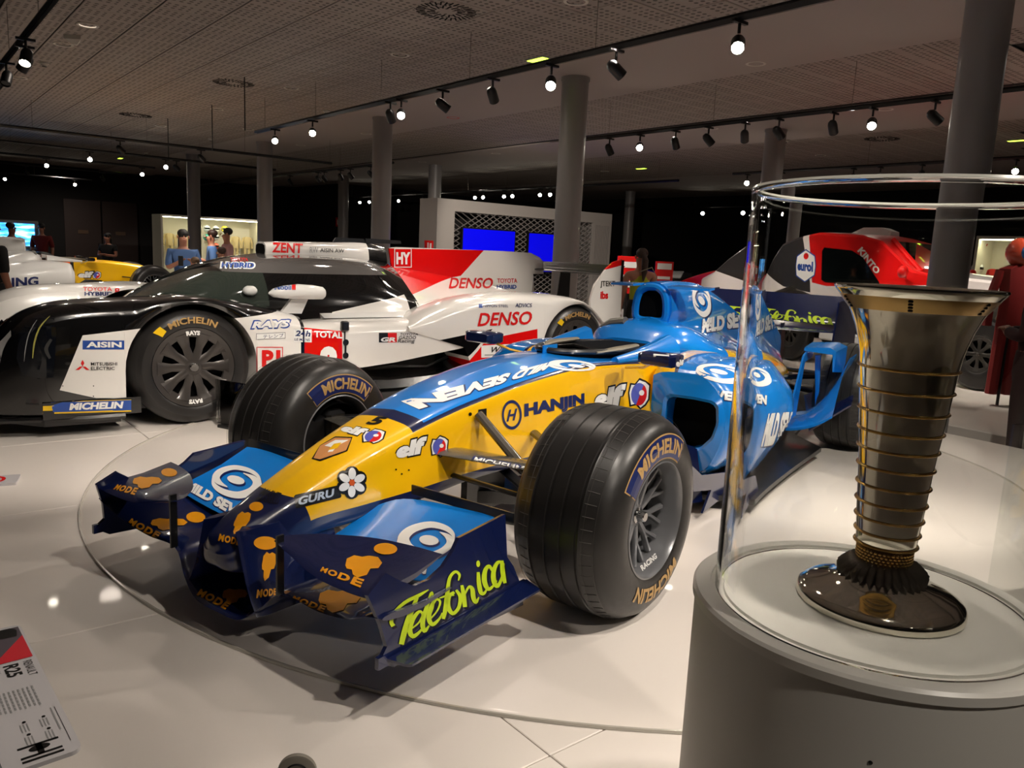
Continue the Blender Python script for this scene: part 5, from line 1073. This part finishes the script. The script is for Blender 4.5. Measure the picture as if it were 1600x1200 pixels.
D('side_window', cp(wn, 1200, 350, 400, 200), M_glassdark, CR(1200,350,1600,550), T_tk, .006, 6, 4, **kT)
MB().plate([(-1.02,-.66,1.37),(-1.02,.66,1.37),(-1.42,.60,1.70),(-1.42,-.60,1.70)], .012).build('windscreen', M_glassdark, tk)
MB().rings([[Vector((x, y, z)) for y, z in ((-.15,1.76),(.15,1.76),(.12,1.90-d),(-.12,1.90-d))] for x, d in ((-1.75,.05),(-1.9,0),(-2.2,.0),(-2.4,.08))]).build('roof_scoop', M_white, tk)
for s in (-1, 1):
    MB().tube([(-.93,s*.80,1.33),(-1.44,s*.66,1.72)], .035, 8).build('windscreen_pillar', M_red, tk)
    for x in (0, -2.9):
        gt_wheel(tk, x, s, .28, .42, .22, .98, M_gund, 8, False)
    MB().box((-1.45,s*.90,.42), (1.7,.10,.12), bev=.02).build('side_sill', M_white, tk)
    MB().tube([(-1.05,s*.98,1.25),(-1.0,s*1.08,1.30)], .02, 6).ball((-1.02,s*1.14,1.32), (.06,.10,.08)).build('mirror', M_red, tk)
MB().tube([(-1.55,-.60,1.30),(-1.9,-.60,1.30),(-2.25,-.60,1.30)], .02, 6).tube([(-1.9,-.55,1.30),(-1.9,-.55,1.0)], .02, 6).build('roll_cage', M_chrome, tk)
MB().box((.70,0,.75), (.12,1.5,.3), bev=.03).box((.60,0,.45), (.2,1.2,.16), bev=.03).build('front_bumper', M_black, tk)
MB().box((-1.7,0,.45), (3.9,1.1,.24), bev=.03).build('chassis', M_carbon, tk)
hexp = [(.5,0),(.95,.2),(1,.5),(.95,.8),(.5,1),(.05,.8),(0,.5),(.05,.2)]
D('emblem_plate', poly2d(hexp), P_blue, CR(1208,388,1253,440), T_tk, .004, 4, 4, **kT); D('emblem_plate', poly2d([(.5+(x-.5)*.92,.5+(y-.5)*.92) for x, y in hexp]), P_white, CR(1208,388,1253,440), T_tk, .006, 4, 4, **kT)
word('eurol', P_blue, [(1213,421),(1247,424),(1247,408),(1213,406)], T_tk, .05, car=tk, pose=UP, lift=.009); D('drop_mark', ell2d(.5,.5,.5,.5,14), P_red, CR(1226,394,1237,404), T_tk, .009, 2, 2, **kT)
tw('KINTO', P_white, [(1329,392),(1363,429),(1371,422),(1338,385)], .04); tw('TOYOTA', P_white, [(1548,510),(1580,510),(1580,500),(1548,500)])
tw('GR', P_black, [(1118,478),(1150,484),(1152,466),(1120,460)], .08, .3); tw('TOYOTA', P_black, [(1205,488),(1248,494),(1248,484),(1207,478)], .03, .2); D('label_patch', SQ, P_red, [(1192,484),(1203,486),(1206,474),(1195,471)], T_tk, .004, 2, 2, **kT)
tw('ction', P_white, [(1188,540),(1222,550),(1224,536),(1190,526)], .04, .1); D('scoop_mark', ell2d(.5,.5,.5,.5,14), P_grey, CR(1250,461,1268,468), T_tk, .004, 2, 2, **kT)
# ---------------------------------------------------------------- more racing cars in the background
PY = pal_('tub_yellow', 'white_paint', 'white_paint', 'white_paint', 'orange_paint', 'yellow_paint'); PY['mirror'] = 'black_paint'
def from_wheel(px, py, th, s, z=.33):
    P = un(px, py, 2, z); o = Matrix.Rotation(th, 3, 'Z')@Vector((0, s*.72, 0)); return (P.x-o.x, P.y-o.y, th, 0)
yc = from_wheel(238, 446, 0.0, -1)
c1 = build_f1(yc, 'yellow, white and orange open-wheel car with an oil company badge, far left', PY, group='background single seaters')
PO = pal_('orange_paint', 'orange_paint', 'cream_paint', 'black_paint', 'black_paint', 'orange_paint')
build_f1((yc[0]-1.0, yc[1]+3.6, 0.0, 0), 'orange and cream open-wheel car behind the yellow one, far left', PO, group='background single seaters')
PK = pal_('black_paint', 'black_paint', 'red_paint', 'black_paint', 'black_paint', 'black_paint')
build_f1((yc[0]-.6, yc[1]+7.0, 0.05, 0), 'black and red open-wheel car in the dark, rearmost at the left', PK, group='background single seaters')
PB = pal_('sky_blue_paint', 'sky_blue_paint', 'sky_blue_paint', 'yellow_paint', 'navy_paint', 'sky_blue_paint')
Pb = un(246, 447, 2, .45)
build_f1((2.95, 9.9, PI, 0), 'sky blue open-wheel car half hidden behind the black prototype', PB, group='background single seaters')
PR = pal_('tub_red', 'red_paint', 'white_paint', 'black_paint', 'white_paint', 'red_paint')
rc = CAM+(cd+cr*((1052-800)/FPX)-cu*((420-600)/FPX))*18.5
build_f1((rc.x, rc.y-3.5, -PI/2, -.05), 'red and white open-wheel car with a black rear wing, behind the blue airbox', PR, group='background single seaters')
tag(MB().box((rc.x,rc.y-2.0,-.235), (2.2,5.6,.33), bev=.01).build('car_plinth', M_floor), 'low white plinth under the red and white single seater', 'plinth')
kc = {}
for o in c1.children: kc.setdefault(o.name.split('.')[0], []).append(o)
Bc = bvh(kc['monocoque']+kc['sidepod'])
Bt = bvh(kc['monocoque'])
word('elf', P_white, [(122,434),(146,434),(146,424),(122,425)], Bc, .06, .1, P_black, (.16,.3), car=c1, pose=yc, lift=.006); globe(151,430,7,6,Bc,0,c1,yc)
word('ING', P_navy, [(18,449),(60,446),(60,432),(18,434)], bvh(kc['sidepod']), .04, car=c1, pose=yc, lift=.006)
# ---------------------------------------------------------------- media wall with two screens
mw = empty('media_wall', 'grey free-standing media wall with diamond mesh and two blue screens', 'display wall', (9.45,14.4,0)); wx, wy = 9.45, 14.4
M_frame = mat('wall_grey', (.62,.60,.58), .6); M_mesh = mat('mesh_grey', (.58,.56,.55), .45, .4)
def bxw(name, x0, x1, y0, y1, z0, z1, mt, par, o=(0,0), bev=0): return MB().box(((x0+x1)/2-o[0],(y0+y1)/2-o[1],(z0+z1)/2), (x1-x0,y1-y0,z1-z0), bev=bev).build(name, mt, par)
O_ = (wx, wy)
bxw('side_panel', 9.35,9.80,14.4,15.1,-.4,2.2,M_frame,mw,O_); bxw('top_beam', 9.8,14.6,14.4,15.1,1.95,2.2,M_frame,mw,O_); bxw('right_panel', 13.95,14.6,14.4,15.1,-.4,1.95,M_frame,mw,O_); bxw('base_beam', 9.8,13.95,14.4,15.1,-.4,-.1,M_frame,mw,O_); bxw('dark_backing', 9.8,13.95,14.9,15.0,-.1,1.95,M_wall,mw,O_)
ms = MB(); st_ = .20; hh = .115
for sgn in (1, -1):
    for k in range(-14, 36):
        # slanted flat strips clipped to the opening
        x0 = 9.8+k*st_; a = (x0, -.1); sl = hh/st_*sgn*1.0
        pts = []
        za, zb = -.1, 1.95
        xa = x0; xb = x0+(zb-za)/(abs(sl))*1
        if sgn < 0: xa, xb = x0+(zb-za)/abs(sl), x0
        (p0, p1) = ((xa, za), (xb, zb)) if sgn > 0 else ((xa, za), (xb, zb))
        # clip in x
        def clip(p, q):
            (ax, az), (bx_, bz) = p, q
            t0, t1 = 0, 1; dx = bx_-ax
            for lo, s_ in ((9.8, 1), (13.95, -1)):
                if dx == 0: continue
                t = (lo-ax)/dx
                if (dx > 0) == (s_ > 0): t0 = max(t0, t)
                else: t1 = min(t1, t)
            if t0 >= t1: return None
            return (ax+dx*t0, az+(bz-az)*t0), (ax+dx*t1, az+(bz-az)*t1)
        c = clip(p0, p1)
        if c: ms.tube([(c[0][0]-wx, .05, c[0][1]), (c[1][0]-wx, .05, c[1][1])], .011, 4, flat=1.6, up=(0,1,0))
o = ms.build('diamond_mesh', M_mesh, mw, 0); o['kind'] = 'stuff'
M_bluescr = mat('screen_blue', (.02,.02,.80), .2, emit=.32)
for x0, x1, z0, z1 in ((9.97,11.40,.75,1.60),(11.83,12.86,.72,1.59)):
    s_ = bxw('screen', x0-.03,x1+.03,14.30,14.36,z0-.03,z1+.03,M_blk,mw,O_); bxw('screen_glass', x0,x1,14.293,14.30,z0,z1,M_bluescr,s_,O_)
for k in range(9): bxw('rib', 14.05+.055*k,14.06+.055*k,14.39,14.4,-.3,1.9,M_mesh,mw,O_)
# ---------------------------------------------------------------- lit showcases
M_case = mat('case_white', (.80,.78,.72), .6); M_litstrip = mat('case_light', (1,.97,.82), .5, emit=9); M_suit = mat('suit_cream', (.78,.70,.52), .8); M_suitr = mat('suit_red', (.75,.12,.1), .7)
HC = [(.85,.88,.9),(.9,.9,.9),(.9,.85,.3),(.2,.6,.55),(.85,.85,.85),(.8,.3,.2)]
def helmet(P, c, label, grp, r=.14):
    e = empty('helmet', label, 'helmet', (P[0],P[1],0), grp); e.location.z = P[2]
    MB().ball((0,0,0), (r,r*1.1,r), 16).build('shell', mat('helmet_%d%d%d' % tuple(int(q*9) for q in c), c, .2, 0, .8), e, 60)
    v = MB(); v.rings([[Vector((r*1.02*math.cos(a)*math.sqrt(1-z*z), r*1.12*math.sin(a)*math.sqrt(1-z*z), r*z*1.02)) for a in [-PI*.85+PI*.7*k/8 for k in range(9)]] for z in (-.15,.05,.28)], closed=False, caps=False).build('visor', M_glassdark, e); return e
def suit(P, m1, label, grp, s=1.0, face=(0,-1)):
    e = empty('racing_suit', label, 'suit', (P[0],P[1],math.atan2(face[1],face[0])+PI/2), grp); e.location.z = P[2]
    b = MB().rings([[Vector((s*a*w_, s*d*.35*abs(w_)**.0*(1 if a else 1), s*z)) for a, d in ((-1,0),(-.6,-.3),(.6,-.3),(1,0),(.6,.3),(-.6,.3))] for z, w_ in ((0,.17),(.25,.16),(.45,.20),(.58,.22),(.62,.10))])
    b.build('torso', m1, e, 50); 
    MB().tube([(-.20*s,0,.56*s),(-.27*s,0,.3*s),(-.27*s,0,0)], .055*s, 8).tube([(.20*s,0,.56*s),(.27*s,0,.3*s),(.27*s,0,0)], .055*s, 8).build('sleeves', m1, e)
    MB().tube([(-.09*s,0,0),(-.10*s,0,-.7*s)], .075*s, 8).tube([(.09*s,0,0),(.10*s,0,-.7*s)], .075*s, 8).build('legs', m1, e); return e
def showcase(label, x0, x1, y0, y1, z0, z1, front):
    """white cabinet open to its lit front; front = 'y' faces -Y, 'x' faces -X"""
    e = empty('showcase', label, 'showcase', ((x0+x1)/2,(y0+y1)/2,0)); O = ((x0+x1)/2,(y0+y1)/2); t = .06
    bxw('top', x0,x1,y0,y1,z1-t,z1,M_case,e,O); bxw('base', x0,x1,y0,y1,-.4,z0,M_case,e,O)
    if front == 'y': bxw('back', x0,x1,y1-t,y1,z0,z1-t,M_case,e,O); bxw('side', x0,x0+t,y0,y1-t,z0,z1-t,M_case,e,O); bxw('side', x1-t,x1,y0,y1-t,z0,z1-t,M_case,e,O); bxw('light_strip', x0+.1,x1-.1,y0+.06,y0+.16,z1-t-.02,z1-t,M_litstrip,e,O); bxw('front_glass', x0+t,x1-t,y0,y0+.01,z0,z1-t,M_sheet,e,O)
    else: bxw('back', x1-t,x1,y0,y1,z0,z1-t,M_case,e,O); bxw('side', x0,x1-t,y0,y0+t,z0,z1-t,M_case,e,O); bxw('side', x0,x1-t,y1-t,y1,z0,z1-t,M_case,e,O); bxw('light_strip', x0+.06,x0+.16,y0+.1,y1-.1,z1-t-.02,z1-t,M_litstrip,e,O); bxw('front_glass', x0,x0+.01,y0+t,y1-t,z0,z1-t,M_sheet,e,O)
    return e
showcase('brightly lit white showcase of helmets and overalls by the left columns', 6.85,10.0,26.0,27.0,-.1,1.80,'y')
for i, (px, py) in enumerate(((323,357),(337,358),(351,358),(323,371),(337,371),(337,385))):
    P = un(px, py, 1, 26.5); helmet(P, HC[i], f"racing helmet in the left showcase, {('top row left','top row middle','top row right','second row left, teal','second row middle','lowest, reddish')[i]}", 'helmets in the left showcase', .115)
for i, (px, c) in enumerate(((265,M_suit),(284,M_suit),(368,M_suit),(386,M_suit))):
    P = un(px, 392, 1, 26.6); suit((P.x, P.y, .85), c, ('cream overall at the left side of the showcase','cream overall in the left showcase, just left of the column','cream overall right of the helmets','rightmost cream overall in the left showcase')[i], 'overalls in the left showcase', .62)
showcase('lit white showcase with red gloves and overalls at the right edge', 18.0,19.0,4.2,6.95,-.1,1.92,'x')
for i, (px, py) in enumerate(((1554,384),(1543,385))):
    P = un(px, py, 0, 18.5); e = empty('racing_glove', ('red racing glove on the back of the right showcase','second red glove beside it, near the column')[i], 'glove', (P.x,P.y,0), 'red gloves'); e.location.z = P.z; e.scale = (.6,.6,.6)
    g_ = MB().box((0,0,0), (.04,.11,.13), bev=.015).tube([(0,-.05,-.02),(0,-.10,.05)], .018, 6)
    for q in range(4): g_.tube([(0,-.04+.027*q,.06),(0,-.045+.03*q,.15)], .013, 6)
    g_.box((0,0,-.10), (.05,.09,.09), bev=.015).build('glove_body', M_suitr, e)
for i, px in enumerate((1570,1594)):
    P = un(px, 425, 0, 18.5); suit((P.x, P.y, .95), M_suitr, ('red overall inside the right showcase, nearer the column','red overall inside the right showcase, at the photo edge')[i], 'red overalls', .5, (-1,0))
P = un(1541, 420, 0, 18.4); helmet(P, HC[4], 'pale helmet low in the right showcase beside the column', 'right showcase helmets', .13)
showcase('narrow lit showcase slot right of the media wall', 17.2,17.9,20.4,21.0,-.1,2.2,'y')
# ---------------------------------------------------------------- doors, screen, signs on the far walls
dr = empty('door_1', None, None, (6.6,32.98,0)); dr['kind'] = 'structure'
M_door = mat('door_brown', (.20,.15,.14), .6)
for k, x in enumerate((-1.24, 0.02)):
    lf_ = MB().box((x+.61,-.03,.95), (1.2,.05,2.7)).build('door_leaf', M_door, dr); MB().box((x+.61,-.065,1.15), (.34,.012,.13)).build('door_plate', mat('plate_tan', (.35,.27,.2), .5), lf_)
    MB().tube([(x+(1.1 if k == 0 else .12),-.10,.55),(x+(1.1 if k == 0 else .12),-.10,.75)], .02, 8).build('door_handle', M_chrome, lf_)
tv = empty('television', 'switched on television showing a blue seascape, far left edge', 'television', (2.3,24.0,0)); bxw('cabinet', 1.0,3.32,24.0,24.25,.62,1.36,M_frame,tv,(2.3,24.0), .02)
def scr_mat():
    mt = mat('screen_picture', (.1,.4,.9), .3, emit=1.3); nt = mt.node_tree; tc = nt.nodes.new('ShaderNodeTexCoord'); n = nt.nodes.new('ShaderNodeTexNoise'); n.inputs['Scale'].default_value = 4; n.inputs['Detail'].default_value = 5
    mp_ = nt.nodes.new('ShaderNodeMapping'); mp_.inputs['Scale'].default_value = (.6,1,3); nt.links.new(tc.outputs['Object'], mp_.inputs[0]); nt.links.new(mp_.outputs[0], n.inputs[0])
    r = nt.nodes.new('ShaderNodeValToRGB'); r.color_ramp.elements[0].position = .38; r.color_ramp.elements[0].color = (.02,.16,.65,1); r.color_ramp.elements[1].position = .66; r.color_ramp.elements[1].color = (.45,.70,.95,1)
    e = r.color_ramp.elements.new(.5); e.color = (.05,.40,.90,1); nt.links.new(n.outputs[0], r.inputs[0]); b = nt.nodes['Principled BSDF']; nt.links.new(r.outputs[0], b.inputs['Emission Color']); nt.links.new(r.outputs[0], b.inputs['Base Color']); return mt
bxw('picture', 1.1,3.22,23.99,24.0,.72,1.28,scr_mat(),tv,(2.3,24.0)); MB().box((0,.12,.1), (.3,.2,1.05)).build('stand', M_blk, tv)
for i, (px, py, ax, val, lb) in enumerate(((528,347,0,13.79,'on the dark corner wall'),(670,384,1,14.393,'on the media wall side'),(1459,402,0,22.993,'on the dark wall left of the big column'))):
    P = un(px, py, ax, val); e = empty('fire_sign', 'small red and white fire point sign '+lb, 'sign', (P.x,P.y,0 if ax == 1 else -PI/2), 'fire signs'); e.location.z = P.z; k = .22 if ax == 1 else .34
    MB().box((0,0,0), (k,.012,k)).build('plate', M_red, e); MB().box((-k*.12,-.008,0), (k*.14,.004,k*.6)).box((k*.18,-.008,.0), (k*.2,.004,k*.5)).build('pictogram', P_white, e)
for i, (px, w_, h_) in enumerate(((980,.36,.62),(1037,.30,.50))):
    v = cd+cr*((px-800)/FPX)-cu*((430-600)/FPX); P = CAM+v*13.2
    e = empty('red_notice_board', ('red and white notice board left of the woman in green','red and white notice board between the woman and the blue airbox','smaller red notice board beside the fin plate of the white car')[i], 'board', (P.x,P.y,YAW-PI/2), 'red notice boards')
    MB().box((0,0,.85), (w_,.03,h_), bev=.004).build('board', P_red, e); [MB().box((0,-.018,z_), (w_*q_,.004,h2)).build('white_line', P_white, e) for z_, q_, h2 in ((1.02,.8,.10),(.83,.7,.05),(.74,.6,.03),(.66,.7,.03))]; MB().tube([(0,0,.7),(0,0,-.385)], .02, 8).lathe([(0,-.385),(.14,-.385),(.14,-.4),(0,-.4)], 20).build('post', M_blk, e)
# ---------------------------------------------------------------- people
M_skin = mat('skin', (.62,.42,.33), .55); M_hairb = mat('hair_dark', (.07,.045,.035), .6); M_hairbr = mat('hair_brown', (.20,.12,.08), .6)
def skinmesh(name, nodes, edges, mt, parent, root=0, sub=2):
    me = bpy.data.meshes.new(name); me.from_pydata([n[0] for n in nodes], edges, []); o = bpy.data.objects.new(name, me); COL.objects.link(o)
    m_ = o.modifiers.new('s', 'SKIN'); sv = me.skin_vertices[0].data
    for i, n in enumerate(nodes): sv[i].radius = n[1] if isinstance(n[1], tuple) else (n[1], n[1]); sv[i].use_root = (i == root)
    m2 = o.modifiers.new('b', 'SUBSURF'); m2.levels = sub; m2.render_levels = sub
    dg = bpy.context.evaluated_depsgraph_get(); nm = bpy.data.meshes.new_from_object(o.evaluated_get(dg)); o.modifiers.clear(); o.data = nm; nm.name = name; nm.materials.clear(); nm.materials.append(mt); nm.shade_smooth(); o.parent = parent; return o
def person(P, face, h, label, shirt, trousers, hair, hairstyle='short', arms='down', nod=0, grp=None, sleeves=.5):
    e = empty('person', label, 'person', (P[0],P[1],0), grp); fw = cr0*face[0]+Vector((math.cos(YAW), math.sin(YAW), 0))*face[1]; e.rotation_euler.z = math.atan2(fw.y, fw.x)-PI/2; e.location.z = P[2]; k = h/1.72; e.scale = (k,k,k)
    v = lambda x, y, z: Vector((x, y, z))   # y forward
    N = [(v(0,0,.95),(.15,.11)),(v(0,0,1.12),(.13,.10)),(v(0,-.01,1.33),(.16,.11)),(v(0,-.01,1.44),(.10,.08)),(v(0,0,1.50),.052),(v(0,.01+nod*.3,1.58),(.072,.085)),(v(0,.02+nod,1.66),(.072,.09))]
    E_ = [(0,1),(1,2),(2,3),(3,4),(4,5),(5,6)]; arm_pts = []
    for s in (-1, 1):
        b = len(N)
        if arms == 'down' or (arms == 'phone1' and s < 0): L = [(s*.20,-.01,1.40),(s*.25,-.02,1.12),(s*.26,.05,.88),(s*.26,.09,.80)]
        elif arms == 'folded': L = [(s*.20,-.01,1.40),(s*.26,.02,1.14),(s*.08,.22,1.16),(-s*.04,.24,1.18)]
        else: L = [(s*.20,-.01,1.40),(s*.24,.06,1.14),(s*.14,.30,1.22),(s*.08,.36,1.27)]
        N += [(v(*L[0]),.062),(v(*L[1]),.045),(v(*L[2]),.032),(v(*L[3]),(.024,.036))]; E_ += [(2,b),(b,b+1),(b+1,b+2),(b+2,b+3)]; arm_pts.append(L)
        hp = v(*L[3]); d = (hp-v(*L[2])).normalized(); sd = d.cross(v(0,0,1)).normalized() if abs(d.z) < .9 else v(0,1,0)
        for q in range(4):
            c = len(N); o_ = sd*(-.027+.018*q); N += [(hp+o_+d*.05,.0085),(hp+o_*1.1+d*(.085+.008*(q in (1,2)))+v(0,0,-.01),.007)]; E_ += [(b+3,c),(c,c+1)]
        c = len(N); N += [(hp-sd*.035*s+d*.02,.010),(hp-sd*.05*s+d*.055,.008)]; E_ += [(b+3,c),(c,c+1)]
    for s in (-1, 1):
        b = len(N); N += [(v(s*.09,0,.84),.065),(v(s*.10,.01,.48),.042),(v(s*.10,-.02,.10),.034),(v(s*.10,.12,.035),(.04,.03))]; E_ += [(0,b),(b,b+1),(b+1,b+2),(b+2,b+3)]
    body = skinmesh('body', N, E_, M_skin, e)
    S_ = [(v(0,0,.93),(.165,.125)),(v(0,0,1.12),(.145,.115)),(v(0,-.01,1.33),(.175,.125)),(v(0,-.01,1.43),(.125,.09))]; SE = [(0,1),(1,2),(2,3)]
    for L in arm_pts:
        if sleeves <= 0: continue
        b = len(S_); a, c_ = v(*L[0]), v(*L[1]); S_ += [(a,.076),(a.lerp(c_, min(1, sleeves*2)),.062)]; SE += [(2,b),(b,b+1)]
        if sleeves > .5: S_ += [(v(*L[2]),.045)]; SE += [(b+1,b+2)]
    skinmesh('shirt', S_, SE, shirt, e)
    tr = MB().rings([[v(w_*math.cos(t), d_*math.sin(t), z) for t in [2*PI*q/16 for q in range(16)]] for z, w_, d_ in ((1.02,.150,.118),(.95,.168,.128),(.86,.180,.130),(.79,.165,.118),(.76,.12,.09))])
    for s in (-1, 1): tr.tube([(s*.085,0,.84),(s*.093,.003,.66),(s*.098,.01,.46),(s*.10,-.01,.12)], [.098,.094,.070,.060], 12)
    tr.build('trousers', trousers, e, 70)
    hc = (0, .0+nod, 1.675)
    hm = MB().ball((0,-.028+nod,1.705), (.088,.095,.078), 16)
    if hairstyle == 'ponytail': hm.tube([(0,-.11+nod,1.70),(0,-.17,1.60),(.0,-.17,1.44),(0,-.15,1.30)], [.035,.05,.045,.012], 10)
    if hairstyle == 'long': hm.tube([(0,-.04,1.70),(0,-.075,1.58),(0,-.085,1.42),(0,-.08,1.30)], [.09,.098,.10,.06], 12, flat=.7)
    hm.build('hair', hair, e, 80)
    fm = MB().tube([(0,.100+nod,1.665),(0,.128+nod,1.635),(0,.10+nod,1.628)], [.008,.014,.008], 6); 
    for s in (-1, 1): fm.ball((s*.083,.01+nod,1.645), (.014,.02,.032), 8)
    fm.build('nose_and_ears', M_skin, e, 60)
    em = MB()
    for s in (-1, 1): em.ball((s*.032,.097+nod,1.662), (.012,.008,.007), 8)
    em.build('eyes', M_hairb, e); MB().ball((0,.100+nod,1.598), (.024,.010,.006), 8).build('mouth', mat('lips', (.5,.22,.2), .5), e)
    MB().box((-.10,.15,.035), (.085,.25,.07), bev=.02).box((.10,.15,.035), (.085,.25,.07), bev=.02).build('shoes', M_blk, e)
    return e
def at_depth(px, d, z=-.4):
    v = cd+cr*((px-800)/FPX)-cu*((430-600)/FPX); P = CAM+v*d; return (P.x, P.y, z)
cl = lambda n, c: mat('cloth_'+n, c, .85)
wm_ = person(at_depth(1000,11.0), (-.2,.98), 1.62, 'woman seen from behind in a green sleeveless top with a ponytail', cl('olive',(.64,.68,.17)), cl('darktrouser',(.05,.05,.06)), M_hairbr, 'ponytail', sleeves=0)
hb = empty('handbag', 'patterned grey handbag hanging at the hip of the woman in green', 'bag', at_depth(1008,10.62)[:2]+(YAW,)); hb.location.z = .40
MB().box((0,0,0), (.10,.30,.24), bev=.03).build('bag_body', cl('bagpattern',(.32,.31,.30)), hb); MB().tube([(0,-.13,.11),(.02,-.16,.5),(.10,-.10,.62),(.18,.05,.55)], .008, 6).build('strap', cl('strap',(.5,.48,.42)), hb)
person(at_depth(287,12.2), (.5,-.86), 1.60, 'woman in a blue top looking at the phone in her raised hands', cl('blue',(.22,.33,.50)), cl('jean',(.16,.19,.28)), M_hairb, 'long', 'up', .03)
ph = empty('phone', 'dark phone held by the woman in the blue top', 'phone', at_depth(283,11.75)[:2]+(YAW,)); ph.location.z = .78; MB().box((0,0,0), (.012,.075,.15), bev=.004).build('phone_body', M_blk, ph)
person(at_depth(306,11.3), (.5,-.86), 1.22, 'small child with fair hair in front of the woman in blue', cl('dark',(.08,.08,.1)), cl('jean',(.16,.19,.28)), mat('hair_fair', (.34,.24,.14), .6))
person(at_depth(331,14.7), (-.7,-.3), 1.64, 'man in a blue shirt turned to the left beside the column', cl('blue2',(.24,.37,.56)), cl('jean',(.16,.19,.28)), M_hairbr, arms='phone1')
person(at_depth(355,15.9), (-.8,-.5), 1.70, 'dark-haired boy in a pale pink shirt right of the man in blue', cl('pink',(.66,.50,.50)), cl('jean',(.16,.19,.28)), M_hairb)
person(at_depth(346,12.9), (-.6,.6), 1.36, 'child seen from behind between the man and the boy', cl('dkred',(.3,.14,.12)), cl('dark',(.08,.08,.1)), M_hairbr)
person(at_depth(170,19.5), (-.1,-.98), 1.50, 'long-haired woman with folded arms in front of the brown doors', cl('blacktop',(.05,.05,.055)), cl('dark',(.08,.08,.1)), M_hairb, 'long', 'folded', sleeves=.3)
person(at_depth(-12,8.6), (.4,.9), 1.60, 'person in a black shirt cut by the left edge', cl('blacktop',(.05,.05,.055)), cl('darktrouser',(.05,.05,.06)), M_hairb)
person(at_depth(22,16.8), (.2,.98), 1.62, 'dark silhouette of a visitor in front of the television', cl('blacktop',(.05,.05,.055)), cl('darktrouser',(.05,.05,.06)), M_hairb)
person(at_depth(68,20.5), (.2,-.98), 1.66, 'visitor in a red top in the dark right of the television', cl('redtop',(.4,.07,.05)), cl('darktrouser',(.05,.05,.06)), M_hairb)
person(at_depth(1440,12.8), (-.5,-.85), 1.62, 'visitor in a dark red top behind the truck bonnet', cl('wine',(.28,.07,.09)), cl('darktrouser',(.05,.05,.06)), M_hairb)
person(at_depth(1668,5.7), (-.7,.7), 1.66, 'visitor in maroon clothes standing at the right edge', cl('maroon',(.20,.09,.09)), cl('maroon2',(.18,.08,.08)), M_hairb, arms='folded', sleeves=1)
# mannequin with overall and painted helmet
P = at_depth(1616,7.9); sm = suit((P[0], P[1], .62), mat('overall_deep_red', (.50,.07,.07), .6), 'red and black racing overall on a stand at the right edge', None, 1.0, (-.7,-.7)); sm.name = 'overall_on_stand'; MB().tube([(0,0,.62),(0,0,-1.0)], .02, 8).lathe([(0,-1.0),(.16,-1.0),(.16,-1.02),(0,-1.02)], 24).build('stand_pole', M_blk, sm)
MB().box((0,-.075,.30), (.10,.02,.5)).build('black_stripe', M_blk, sm); MB().box((.07,-.08,.48), (.1,.01,.03)).build('white_badge', P_white, sm)
hx = helmet((P[0], P[1], 1.37), (.85,.25,.12), 'orange and blue painted helmet on top of the overall at the right edge', None, .15); MB().lathe([(.06,0),(.10,.004),(.10,-.004)], 24, (0,-.10,.02), 'Y').ball((-.08,-.10,0), .07, 10).build('blue_disc', P_sky, hx)
# clear barrier panel of the next case at the right edge
gpn = empty('clear_barrier', 'edge of a clear glass barrier at the far right, above the platform', 'barrier', (3.09,.57,YAW-PI/2)); MB().box((0,0,.35), (.9,.012,.66)).build('glass_sheet', M_sheet, gpn); MB().box((0,0,.01), (.9,.05,.02)).build('foot_rail', M_chrome, gpn)
